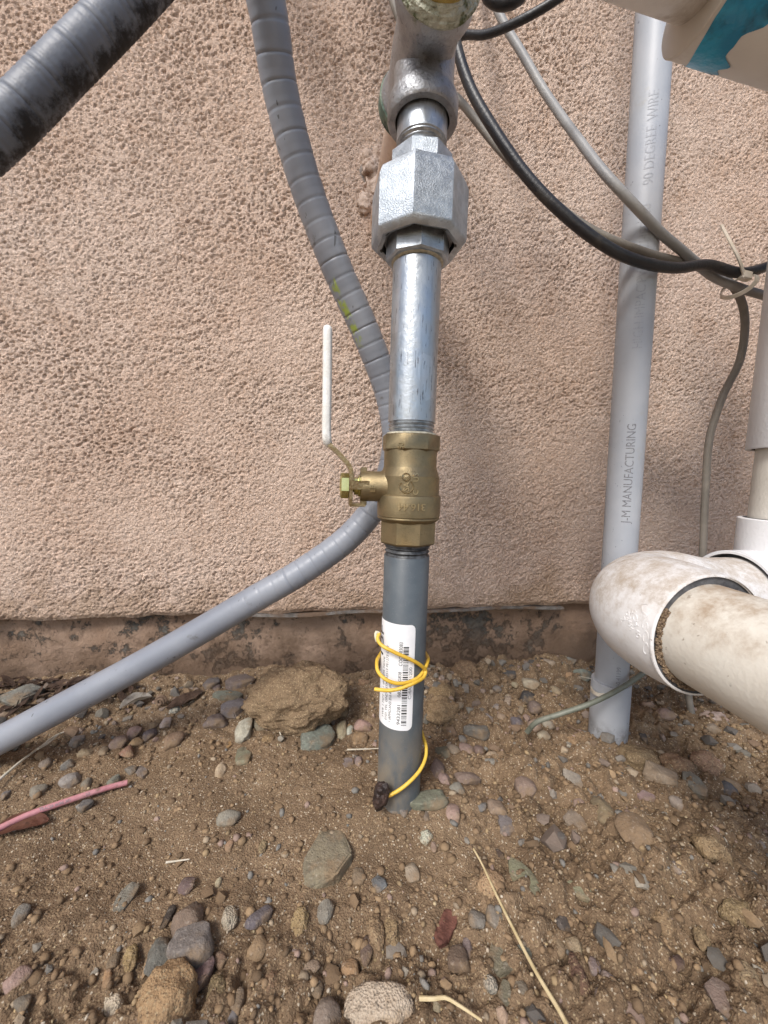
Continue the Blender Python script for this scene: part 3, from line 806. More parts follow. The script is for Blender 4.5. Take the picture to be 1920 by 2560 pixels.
# rough caulking where the stub leaves the wall
wp = bc + (-tdir) * ((WALL_Y - bc.y) / -tdir.y)
bm = bmesh.new(); rnd = random.Random(12)
for (px_, py_, rr, fl) in ((922, 400, .010, .6), (930, 425, .012, .6), (944, 445, .012, .5), (935, 470, .012, .5), (925, 492, .009, .5), (912, 508, .010, .4), (950, 405, .014, .5)):
    c_ = at(px_, py_, WALL_Y - .003)
    b2 = bmesh.new(); bmesh.ops.create_icosphere(b2, subdivisions=4, radius=1)
    for v in b2.verts:
        k = 1 + .35 * mnoise.noise(v.co * 1.6 + Vector((px_, py_, 0))) + .2 * mnoise.noise(v.co * 4 + Vector((py_, 3, 1))) + .08 * mnoise.noise(v.co * 10)
        v.co = c_ + Vector((v.co.x * rr * .8, v.co.y * rr * fl, v.co.z * rr)) * k
    merge(bm, b2)
bobj('caulk', bm, 'caulk', wall, 180)
bm = bmesh.new()
b2 = bmesh.new(); bmesh.ops.create_icosphere(b2, subdivisions=4, radius=1)
for v in b2.verts:
    k = 1 + .3 * mnoise.noise(v.co * 2.3 + Vector((5, 2, 9)))
    v.co = at(930, 425, WALL_Y + .001) + Vector((v.co.x * .016, v.co.y * .0030, v.co.z * .026)) * k
merge(bm, b2)
bobj('wall_patch', bm, 'dark_cavity', wall, 180)

# ================================================================== FLEXIBLE CONDUITS
pts = [Vector((-.10, .455, 1.05)), Vector((-.115, .39, .92)), at(620, -330, .25), at(640, -120, .255), at(672, 40, .265), at(700, 220, .28), at(757, 440, .295), at(838, 660, .308), at(918, 840, .320), at(972, 990, .330), at(988, 1110, .333), at(955, 1235, .331), at(880, 1335, .330), at(760, 1425, .330), at(640, 1495, .330), at(400, 1635, .332), at(150, 1770, .335), at(-60, 1880, .337), at(-300, 1990, .34), Vector((-.62, .35, -.04))]
P = spline(pts, .0009)
def flexr(s):
    rib = .0125; u_ = (s / rib) % 1.0
    amt = 1.0 if s < 1.007 else max(0, 1 - (s - 1.007) / .06)
    g = math.exp(-((u_ - .5) / .045) ** 2)
    return .0114 + amt * (.0001 * (u_ - .5) - .0006 * g)
bm = bmesh.new(); lay = bm.verts.layers.float.new('ring'); sweep(bm, P, flexr, 36, up=Vector((-.75, -.65, 0)), ring_layer=lay)
tag(bobj('flexible_conduit', bm, 'flex_conduit_moss', None, 60), 'grey ribbed flexible conduit curving behind the riser down to lower left', 'conduit')
pts = [Vector((.03, .455, 1.02)), Vector((-.01, .36, .86)), at(600, -310, .235), at(400, -80, .224), at(282, 46, .220), at(164, 164, .216), at(45, 285, .212), at(-70, 390, .208), at(-300, 570, .20), Vector((-.52, .21, .18)), Vector((-.60, .23, -.04))]
P = spline(pts, .0008); bm = bmesh.new(); lay = bm.verts.layers.float.new('ring')
def bigr(s):
    u_ = (s / .0034) % 1.0; return .0096 - .0005 * math.exp(-((u_ - .5) / .09) ** 2)
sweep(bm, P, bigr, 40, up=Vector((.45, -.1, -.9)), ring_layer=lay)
tag(bobj('large_conduit', bm, 'sooty_conduit', None, 60), 'thick grey ribbed conduit blackened with soot crossing the top left corner', 'conduit')

# ================================================================== GREY PLASTIC CONDUIT
cy_ = .336
cb = ground_pt(1528, 1846); cy_ = cb.y + .006
c_lo, c_hi = at(1528, 1700, cy_), at(1632, 120, cy_)
cd = (c_hi - c_lo).normalized(); cb = c_lo - cd * (c_lo.z / cd.z)
CM = frame(cb, cd); CR = .0145
gc = thing('plastic_conduit', 'straight grey plastic conduit standing in the dirt beside the white elbow', 'conduit', cb)
cp = turned('pipe', [(CR, -.02), (CR, .95)], 112, CM, 'grey_pvc', gc)
zc_ = (at(1528, 1722, cy_ - CR) - cb).dot(cd)
turned('coupling', [(.0150, -.05), (.0155, -.006), (.0172, .004), (.0174, zc_ - .001), (.0170, zc_), (CR, zc_ + .0002)], 56, CM, 'grey_pvc', gc)
bv = bvh_of(cp); tx = bmesh.new(); tf = bmesh.new()
def cpt2(px_, py_): return at(px_, py_, cy_ - CR)
def axis_x(py_): return 1528 + (1700 - py_) * (104 / 1580)
dd = -Vector((math.sin(R(14)), math.cos(R(14)), 0))
cr_ = Vector((1, 0, 0)); 
cuR = cd; 
def ctext(dst, s, size, py_, off=-.0058):
    c_ = cb + cd * ((at(axis_x(py_), py_, cy_) - cb).dot(cd)) + cr_ * off + Vector((0, -CR, 0))
    put_text(dst, bv, s, size, c_, cd, -cr_, 0.0, .00015)
ctext(tx, 'J-M MANUFACTURING', .0088, 1185, -.0063)
bobj('printed_text', tx, 'print_grey', cp, None)
ctext(tf, 'HIGH IMPACT', .0094, 800, -.0063); ctext(tf, 'PVC-1', .0094, 690, -.0063); ctext(tf, 'SCHED 40', .0094, 600, -.0063); ctext(tf, '90 DEGREE', .0094, 420, -.0063); ctext(tf, 'WIRE', .0094, 300, -.0063)
bobj('worn_text', tf, 'print_faint', cp, None)
td = bmesh.new(); ctext(td, '5410260 41199', .0052, 1690, -.0040)
bobj('printed_number', td, 'print_grey', cp, None)

# ================================================================== WHITE PLASTIC DRAIN ASSEMBLY
ez = CAM.z - .0936; ex, ey = .2300, .2650
RH, RPV = .0384, .0318
dr = thing('drain_pipe', 'white plastic drain pipe with a dirty embossed elbow at the right', 'drain pipe', (ex, ey, ez - .04))
yr = .197
EX0 = .2284; path = [Vector((EX0, yr, ez))] + [Vector((ex + (EX0 - ex) * (1 - k / 6), yr + (ey - .034 - yr) * k / 6, ez)) for k in range(1, 6)]
for k in range(13):
    a = R(90) * k / 12; path.append(Vector((ex + .034 - .034 * math.cos(a), ey - .034 + .034 * math.sin(a), ez)))
xe2 = ex + .105
path += [Vector((ex + .034 + (xe2 - ex - .034) * k / 8, ey, ez)) for k in range(1, 9)]
cum = [0]
for a_, b_ in zip(path, path[1:]): cum.append(cum[-1] + (b_ - a_).length)
tot = cum[-1]
def elr(s):
    if s < .0012: return RH - .0008
    t = min(1, max(0, (s - .087) / .040)); t = t * t * (3 - 2 * t)
    return RH + .0022 * math.sin(min(1, s / .06) * math.pi) - (RH - RPV - .0006) * t
bm = bmesh.new(); sweep(bm, path, elr, 64, caps=False)
elbow = bobj('elbow', bm, 'white_pvc', dr, 60); elbow['label'] = 'dirty white elbow with raised lettering'
YM = frame((EX0, yr, ez), (0, -1, 0), (1, 0, 0))
turned('elbow_rim', [(RH + .0001, -.0012), (RH - .0001, -.0003), (RH - .0008, .0002), (RH - .0015, .0002), (RH - .0017, -.0006)], 64, YM, 'white_pvc', elbow, close0=False, close1=False)
turned('socket_gap', [(RH - .0016, .0000), (RH - .0020, -.0012), (RPV - .001, -.0018)], 64, YM, 'socket_gap', elbow, close0=False, close1=False)
PM = frame((EX0, yr, ez), (-.03, -1, -.012), (1, 0, 0))
turned('near_pipe', [(RPV, -.02), (RPV, .75)], 72, PM, 'cream_pvc', dr)
bm = bmesh.new(); rnd = random.Random(5)         # dirt and grit packed in the socket gap
for _ in range(420):
    a = R(rnd.uniform(150, 262)); rr = rnd.uniform(RPV - .001, RH - .0034); s_ = rnd.uniform(.0005, .0014)
    c_ = YM @ Vector((rr * math.cos(a), rr * math.sin(a), rnd.uniform(-.0014, .0002)))
    b2 = bmesh.new(); bmesh.ops.create_icosphere(b2, subdivisions=1, radius=s_)
    for v in b2.verts: v.co = c_ + v.co * rnd.uniform(.6, 1.3)
    merge(bm, b2)
gt = bobj('packed_grit', bm, 'clod', elbow, 180); gt['kind'] = 'stuff'; gt.color = (.21, .15, .10, 1)
em = bmesh.new(); bv = bvh_of(elbow)
vd = (Vector((ex - .01, ey - .04, ez)) - CAM).normalized()
for s_, sz, p_, rot_, sx in (('LASCO', .0056, (1612, 1572), -88, 2.0), ('SCH 40', .0040, (1590, 1560), -80, 1.5), ('D2466', .0034, (1573, 1552), -76, 1.4), ('2', .0048, (1556, 1548), -74, 1.3)):
    right = (RT * math.cos(R(rot_)) + UP * math.sin(R(rot_))); upx = (-RT * math.sin(R(rot_)) + UP * math.cos(R(rot_)))
    c_ = CAM + ray(*p_) * .25
    b_ = text_mesh(s_, sz, .0004)
    for v in b_.verts: v.co.x *= sx
    for v in b_.verts:
        p = c_ + right * v.co.x + upx * v.co.y; d_ = (p - CAM).normalized()
        hit = bv.ray_cast(CAM, d_, 1.0)
        if hit[0] is None: hit = bv.find_nearest(p)
        nn = hit[1] if hit[1].dot(d_) < 0 else -hit[1]
        v.co = hit[0] + nn * (v.co.z - .0001)
    merge(em, b_)
bobj('raised_lettering', em, 'white_pvc', elbow, 50)
# second fitting: takes the elbow's spigot and turns up
v2 = at(1986, 1350, ey + .002); x2 = v2.x
xb = at(1832, 1440, ey).x
zu = at(1860, 1302, ey).z
p2 = [Vector((xb, ey, ez)), Vector((xb + .012, ey, ez)), Vector((x2 - .030, ey, ez))]
for k in range(1, 13):
    a = R(90) * k / 12; p2.append(Vector((x2 - .030 + .030 * math.sin(a), ey, ez + .030 - .030 * math.cos(a))))
p2 += [Vector((x2, ey, ez + .030 + (zu - ez - .030) * k / 4)) for k in range(1, 5)]
bm = bmesh.new(); sweep(bm, p2, RH, 64, caps=False)
f2 = bobj('upturned_elbow', bm, 'white_pvc_up' if 'white_pvc_up' in MATS else 'white_pvc', dr, 60)
XM = frame((xb, ey, ez), (-1, 0, 0), (0, 0, 1))
turned('elbow_rim', [(RH, -.0004), (RH - .0008, .0004), (RH - .0028, .0004), (RH - .0030, -.0008)], 64, XM, 'white_pvc_up', f2, close0=False, close1=False)
turned('socket_gap', [(RH - .0030, -.0007), (RH - .0036, -.0100), (RPV - .001, -.0105)], 64, XM, 'socket_gap', f2, close0=False, close1=False)
ZM = frame((x2, ey, zu), (0.012, 0, 1), (1, 0, 0))
turned('elbow_rim', [(RH, -.0004), (RH - .0008, .0004), (RH - .0034, .0004), (RH - .0042, -.004), (RPV - .001, -.004)], 64, ZM, 'white_pvc_up', f2, close0=False, close1=False)
turned('socket_gap', [(RH - .0036, .0006), (RPV + .0001, .0007)], 64, ZM, 'socket_gap', f2, close0=False, close1=False)
turned('upright_pipe', [(RPV, -.02), (RPV, .12)], 72, ZM, 'cream_pvc_up', dr)
zk = at(1872, 1118, ey).z - zu
cpg = turned('coupling', [(RPV + .0002, zk + .006), (RH - .0042, zk + .005), (RH - .0036, zk + .0003), (RH - .0006, zk), (RH, zk + .0008), (RH, zk + .30)], 64, ZM, 'white_pvc_up', dr, close0=False)
turned('socket_gap', [(RH - .0037, zk + .0008), (RPV + .0001, zk + .0045)], 64, ZM, 'socket_gap', cpg, close0=False, close1=False)

# ================================================================== PIPE WITH BLUE CEMENT, close by at the top right
bp = thing('cemented_pipe', 'blurred tan plastic pipe joint smeared with blue cement at top right', 'pipe', at(1800, 40, .2))
h0, h1 = at(1795, -108, .205), at(2150, 15, .200)
hd_ = (h1 - h0).normalized(); HM = frame(h0, hd_, Vector((0, 0, 1)))
HR = .0360
hub = turned('hub', [(HR - .004, .0002), (HR - .0006, 0), (HR, .0008), (HR, .25)], 72, HM, 'tan_pvc', bp, close0=False)
turned('hub_rim', [(.0180, -.0003), (HR - .0042, -.0006), (HR - .0005, -.0004), (HR + .0002, .0004)], 72, HM, 'tan_pvc_rim', hub, close0=False, close1=False)
q0 = at(1520, -285, .17); q1 = at(1800, -120, .212)
QM = frame(q0, q1 - q0, Vector((0, 0, 1)))
turned('pipe', [(.0262, -.2), (.0262, (q1 - q0).length)], 64, QM, 'tan_pvc', bp)
# blue cement smear lying on the hub
bm = bmesh.new(); na = 70; rows = []
for j in range(9):
    row = []
    for i in range(na + 1):
        a = R(75 + 190 * i / na); t = i / na
        lo_ = .0004 + .0014 * (1 + mnoise.noise(Vector((t * 5, 2, 1)))) + .045 * max(0, (t - .5)) ** 1.2
        hi_ = lo_ + .018 + .016 * mnoise.noise(Vector((t * 6, 7, 3))) + .005 * mnoise.noise(Vector((t * 22, 7, 3))) + .012 * max(0, .5 - abs(t - .45))
        s_ = lo_ + (hi_ - lo_) * j / 8
        row.append(bm.verts.new(HM @ Vector(((HR + .0003) * math.cos(a), (HR + .0003) * math.sin(a), s_))))
    rows.append(row)
for j in range(8):
    for i in range(na): bm.faces.new((rows[j][i], rows[j][i + 1], rows[j + 1][i + 1], rows[j + 1][i]))
bmesh.ops.recalc_face_normals(bm, faces=bm.faces)
sm = bobj('cement_smear', bm, 'blue_cement', hub, 180); sm['label'] = 'teal blue cement smear'
#@@PART3
# ================================================================== CABLES
def cable(name, pts, r, mat, label, cat='cable', step=.004, seg=16, wob=.0):
    P = spline([at(*p) for p in pts], step)
    if wob:
        for i, p in enumerate(P): p += Vector((mnoise.noise(p * 30), mnoise.noise(p * 30 + Vector((9, 1, 4))), mnoise.noise(p * 30 + Vector((3, 8, 1))))) * wob
    bm = bmesh.new(); sweep(bm, P, r, seg)
    return tag(bobj(name, bm, mat), label, cat)
cable('black_cable', [(1060, -190, .452), (1080, -130, .40), (1105, -60, .355), (1130, 60, .340), (1165, 195, .335), (1245, 340, .325), (1335, 462, .315), (1440, 562, .306), (1560, 640, .302), (1680, 670, .306), (1770, 662, .312), (1850, 682, .312), (1925, 664, .315), (2060, 600, .33)], .0043, 'black_cable', 'thick black cable sagging across the grey conduit', wob=.0004)
cable('grey_cable', [(1190, -140, .452), (1215, -60, .410), (1250, 40, .390), (1300, 125, .378), (1375, 250, .362), (1450, 355, .335), (1540, 465, .310), (1640, 570, .308), (1720, 640, .315), (1790, 695, .322), (1850, 720, .322), (1930, 745, .324), (2060, 800, .33)], .0037, 'grey_cable', 'grey cable running diagonally above the black one to the tie', wob=.0004)
cable('pale_cable', [(945, -160, .452), (968, -60, .395), (985, 10, .385), (1015, 90, .383), (1070, 175, .375), (1155, 258, .362), (1250, 375, .348), (1360, 485, .331), (1450, 556, .317), (1530, 600, .310), (1620, 634, .312), (1700, 655, .320), (1780, 680, .324), (1830, 712, .324), (1856, 760, .326), (1862, 820, .330), (1848, 905, .334), (1805, 995, .338), (1775, 1090, .342), (1764, 1200, .344), (1755, 1400, .346), (1722, 1640, .348), (1722, 1740, .346), (1738, 1830, .343), (1745, 1900, .341)], .0033, 'brown_grey_cable', 'thin grey brown cable hanging from the tie down into the dirt', wob=.0005)
cable('dark_lead', [(1140, 96, .355), (1160, 88, .350), (1215, 86, .335), (1300, 52, .315), (1390, 0, .30), (1470, -60, .29)], .0030, 'black_cable', 'thin dark lead curving up to the right from the tee')
cable('dark_lead', [(1205, -50, .34), (1225, -4, .335), (1262, 8, .33), (1300, -8, .325), (1330, -60, .32)], .0048, 'black_cable', 'dark cable loop dipping in at the top edge beside the tee')
cable('green_wire', [(1790, 1600, .345), (1700, 1630, .340), (1630, 1668, .312), (1560, 1716, .303), (1480, 1757, .303), (1400, 1785, .308), (1340, 1806, .316), (1318, 1830, .322)], .0023, 'green_grey_cable', 'green grey wire slanting across the foot of the grey conduit', 'wire')
# nylon tie round the cables
tie = thing('cable_tie', 'pale nylon cable tie binding the cables at the right', 'cable tie', at(1852, 715, .318))
c_ = at(1846, 716, .318); d1, d2 = (at(1866, 698, .318) - c_), (at(1822, 735, .318) - c_)
av = Vector((.80, -.30, -.50)).normalized()
loop = []
for k in range(33):
    a = 2 * math.pi * k / 32
    p1 = RT * (.0036 * math.cos(a) + .0052 * math.sin(a)) + UP * (.0092 * math.sin(a) - .0008 * math.cos(a)) - Vector((0, 1, 0)) * (.0115 * math.cos(a))
    loop.append(c_ + p1)
bm = bmesh.new(); sweep(bm, spline(loop, .001), 1.0, section=[(.0017, -.0006), (.0017, .0006), (-.0017, .0006), (-.0017, -.0006)], up=RT)
bobj('loop', bm, 'nylon_tie', tie)
bm = bmesh.new(); hc = at(1863, 690, .309); box(bm, hc, RT * .0040 + UP * -.001, UP * .0036 + RT * .0005, Vector((0, .0030, 0)), .0008)
bobj('head', bm, 'nylon_tie', tie)
P = spline([at(1861, 690, .308), at(1848, 650, .306), at(1828, 610, .310), at(1810, 576, .318), at(1803, 562, .320)], .002)
bm = bmesh.new(); sweep(bm, P, 1.0, section=[(.0005, -.0013), (.0005, .0013), (-.0005, .0013), (-.0005, -.0013)], up=Vector((0, -1, 0)))
bobj('tail', bm, 'nylon_tie', tie)
P = spline([at(1500, 1700, .345), at(1478, 1722, .330), at(1494, 1736, .318), at(1520, 1738, .3155)], .002)
bm = bmesh.new(); sweep(bm, P, 1.0, section=[(.0006, -.0016), (.0006, .0016), (-.0006, .0016), (-.0006, -.0016)], up=Vector((0, -1, 0)))
tag(bobj('clear_strap', bm, 'nylon_tie'), 'clear plastic strap end at the left of the conduit coupling', 'strap')

# yellow tracer wire wound round the riser
WR = .0013
yf, ym, yb = AY - RP - .0022, AY - .008, AY + .006
yw = thing('tracer_wire', 'yellow tracer wire looped twice round the grey riser', 'wire', at(1000, 1700, yf))
loop_pts = [(948, 1583, ym), (944, 1597, ym - .003), (953, 1612, yf + .004), (985, 1630, yf - .001), (1025, 1648, yf - .001), (1050, 1662, yf + .001), (1064, 1677, yf + .004), (1060, 1692, yf + .001), (1038, 1706, yf - .004), (1008, 1719, yf - .005), (975, 1726, yf - .004), (937, 1723, yf + .001)]
tube('upper_loop', [at(*p) for p in loop_pts], WR, 'yellow_wire', yw, .0012, 14)
ring_pts = [(960, 1622, AY + .021), (950, 1637, AY + .008), (942, 1655, AY - .006), (944, 1676, AY - .012), (958, 1694, yf + .002), (985, 1707, yf - .0005), (1015, 1707, yf - .0005), (1045, 1694, yf + .002), (1062, 1672, yf + .008), (1070, 1652, AY - .003), (1068, 1640, AY + .010), (1056, 1630, AY + .022), (1040, 1660, AY + .024), (1038, 1740, AY + .023), (1046, 1800, AY + .020), (1056, 1836, AY + .008), (1065, 1866, AY - .002), (1064, 1893, AY - .008), (1050, 1925, yf + .004), (1020, 1958, yf - .001), (990, 1980, yf - .002), (965, 1993, yf - .002)]
tube('lower_loop', [at(*p) for p in ring_pts], WR, 'yellow_wire', yw, .0012, 14)
tube('stripped_end', [at(948, 1584, ym), at(941, 1580, ym), at(939, 1590, ym - .001), at(943, 1603, ym - .002)], WR * .9, 'bare_wire_sheath', yw, .0012, 12)
me = rockmesh('c', 409, .0062, .0055, .0115)
o = link_mesh('mastic_lump', me, 'mastic', None, 180); o.location = at(953, 1990, yf - .001); o.rotation_euler = (0, R(8), 0)
tag(o, 'dark brown sticky lump at the foot of the riser', 'mastic')

# pink wire and dead leaf at the left
def gl(pts, dz): return [ground_pt(x, y, dz) + Vector((0, 0, dz)) for x, y in pts]
def ground_line(pts, lift):
    out = []
    for x, y in pts:
        p = ground_pt(x, y, lift); p.z = float(ground_base(p.x, p.y)) + lift; out.append(p)
    return out
pk = ground_line([(-60, 2100), (0, 2070), (70, 2037), (140, 2012), (210, 1988), (270, 1969), (318, 1956)], .0045)
o = tube('pink_wire', pk, .0021, 'pink_wire', None, .003, 14); tag(o, 'pink wire with small dark print lying on the dirt at left', 'wire')
bv = bvh_of(o); tx = bmesh.new()
for s_, (xa, ya), (xb_, yb_) in (('1/2', (215, 1990), (235, 1983)), ('TRACER WIRE 30V', (95, 2030), (190, 1998))):
    pa, pb = ground_line([(xa, ya), (xb_, yb_)], .0062); dirv = (pb - pa).normalized(); upx = (UP - dirv * UP.dot(dirv)).normalized()
    put_text(tx, bv, s_, .0022, (pa + pb) / 2 - fw * .002, dirv, upx)
bobj('printed_text', tx, 'print_grey', o, None)
def leaf(name, pts, wid, mat, label, cat='leaf', curl=.4, lift=.003, seed=1):
    P = spline(ground_line(pts, lift), .0015); n = len(P); bm = bmesh.new(); rows = []
    for i, p in enumerate(P):
        t = i / (n - 1); d = (P[min(i + 1, n - 1)] - P[max(i - 1, 0)]).normalized(); side = Vector((0, 0, 1)).cross(d).normalized()
        w_ = wid * math.sin(math.pi * min(1, max(.03, t * .96 + .03))) ** .7
        row = []
        for j in range(-4, 5):
            u_ = j / 4; row.append(bm.verts.new(p + side * (w_ * u_) + Vector((0, 0, 1)) * (curl * w_ * u_ * u_ + .12 * wid * mnoise.noise(Vector((t * 5, u_ * 2, seed)))) ))
        rows.append(row)
    for a, b in zip(rows, rows[1:]):
        for j in range(8): bm.faces.new((a[j], a[j + 1], b[j + 1], b[j]))
    r_ = bmesh.ops.solidify(bm, geom=bm.faces[:], thickness=.0004)
    return tag(bobj(name, bm, mat, None, 180), label, cat)
leaf('dead_leaf', [(-30, 2090), (40, 2066), (122, 2052)], .0085, 'red_leaf', 'reddish brown dead leaf under the pink wire', seed=2)
leaf('dead_leaf', [(112, 1722), (150, 1712), (178, 1710)], .007, 'dry_leaf', 'dark curled dead leaf on the debris above the flexible conduit', seed=3)
leaf('dead_leaf', [(172, 1738), (195, 1712), (215, 1735)], .008, 'dry_leaf', 'dark crumpled leaf against the footing above the flexible conduit', seed=4, curl=.8)
leaf('shell_piece', [(300, 1772), (338, 1754), (380, 1742)], .0065, 'shell', 'pale curved shell piece just under the flexible conduit', 'shell', 1.0, .004, 5)
leaf('bark_strip', [(418, 1772), (460, 1748), (508, 1725)], .009, 'dry_leaf', 'dark brown bark slab leaning below the flexible conduit', 'bark', .1, .006, 6)
leaf('straw_flake', [(232, 1862), (256, 1858)], .0018, 'pale_straw', 'short pale straw flake beside the red angular chip', 'straw', .3, .003, 7)
bm = bmesh.new(); rnd = random.Random(21)
for _ in range(150):
    px_, py_ = rnd.uniform(-60, 330), 0; py_ = 1700 + rnd.random() ** 1.4 * (90 if px_ < 200 else 50) + max(0, -px_) * .2
    c_ = ground_line([(px_, py_)], rnd.uniform(.0015, .009))[0]; L_ = rnd.uniform(.004, .011); W_ = L_ * rnd.uniform(.2, .45); az = rnd.uniform(0, 6.28); ti = rnd.uniform(-.5, .6)
    d_ = Vector((math.cos(az) * math.cos(ti), math.sin(az) * math.cos(ti), math.sin(ti))); sd_ = Vector((-math.sin(az), math.cos(az), rnd.uniform(-.4, .4))).normalized(); n_v = d_.cross(sd_)
    rows = []
    for i_ in range(6):
        t = i_ / 5; w_ = W_ * math.sin(math.pi * (.12 + .8 * t)); ro = []
        for j_ in (-1, 0, 1): ro.append(bm.verts.new(c_ + d_ * (L_ * (t - .5) * 2) + sd_ * (w_ * j_) + n_v * (.35 * w_ * abs(j_) + L_ * .25 * (t - .5) ** 2 + .0006 * rnd.random())))
        rows.append(ro)
    for a_, b_ in zip(rows, rows[1:]):
        for j_ in (0, 1): bm.faces.new((a_[j_], a_[j_ + 1], b_[j_ + 1], b_[j_]))
bmesh.ops.solidify(bm, geom=bm.faces[:], thickness=.00035)
lo_ = bobj('leaf_litter', bm, 'dry_leaf', None, 180); lo_['kind'] = 'stuff'; lo_['label'] = 'dark rotting leaf litter heaped along the footing at left'; lo_['category'] = 'leaf litter'
# curled dry tendril
c_ = ground_line([(402, 1752)], .006)[0]; sp = []
for k in range(40):
    a = k * .36; rr = .0058 * (1 - k / 52); sp.append(c_ + RT * (rr * math.cos(a)) + UP * (rr * math.sin(a)) + Vector((0, -.0001 * k, 0)))
bm = bmesh.new(); sweep(bm, sp, .0013, 8)
tag(bobj('curled_tendril', bm, 'root', None), 'small spiral curl of dry stem beside the dark bark slab', 'stem')
def straw(name, pts, r, mat, label, lift=.004, cat='straw', lifts=None):
    P = []
    for i, (x, y) in enumerate(pts):
        lf = lifts[i] if lifts else lift
        P.append(ground_line([(x, y)], lf)[0])
    Q = spline(P, .002); T = len(Q) * .002
    bm = bmesh.new(); sweep(bm, Q, lambda s: r * (1 - .45 * s / max(T, .001)), 8)
    return tag(bobj(name, bm, mat), label, cat)
straw('grass_stalk', [(1432, 2590), (1400, 2530), (1340, 2430), (1295, 2345), (1240, 2235), (1205, 2160), (1184, 2122)], .00105, 'straw', 'long golden grass stalk lying across the foreground dirt', .008)
straw('forked_twig', [(1048, 2496), (1085, 2497), (1112, 2494), (1150, 2515), (1205, 2552)], .0010, 'straw', 'bent pale twig at the bottom edge', .008)
straw('straw_stalk', [(-20, 1965), (50, 1905), (108, 1862), (140, 1838), (160, 1830)], .0012, 'pale_straw', 'dry pale grass stem beside the flexible conduit at far left', .006)
straw('straw_stalk', [(95, 1872), (120, 1858), (150, 1833)], .0009, 'pale_straw', 'short forked blade on the pale grass stem at far left', .010)
straw('dry_needle', [(415, 2156), (445, 2152), (474, 2148)], .0007, 'pale_straw', 'pair of short dry needles on the sandy dirt', .003)
straw('dry_straw', [(868, 1874), (905, 1873), (948, 1871)], .0007, 'pale_straw', 'thin horizontal stem touching the riser at left', .004)
straw('dry_straw', [(882, 1905), (888, 1885), (892, 1872)], .0006, 'root', 'tiny upright stem below the thin horizontal stem', .004)
straw('dry_root', [(1258, 1880), (1266, 1900), (1268, 1930)], .0008, 'root', 'short curled root between the pebbles right of the riser', .004)
straw('dry_root', [(1268, 1838), (1276, 1820), (1274, 1795)], .0008, 'root', 'thin root beside the purple brown pebble', .005)
straw('thin_twig', [(1420, 1812), (1465, 1840), (1512, 1870)], .0012, 'root', 'thin dark twig left of the conduit foot', .003)
straw('thin_twig', [(1490, 1700), (1455, 1692), (1428, 1690)], .0007, 'pale_straw', 'pale fibre left of the conduit coupling', .004)
straw('thin_twig', [(1770, 2085), (1810, 2095), (1820, 2115)], .0008, 'pale_straw', 'bent pale fibre on the mound at right', .003)
straw('thin_twig', [(688, 1815), (698, 1828), (705, 1845)], .0008, 'pale_straw', 'short pale stem under the left end of the big clod', .005)

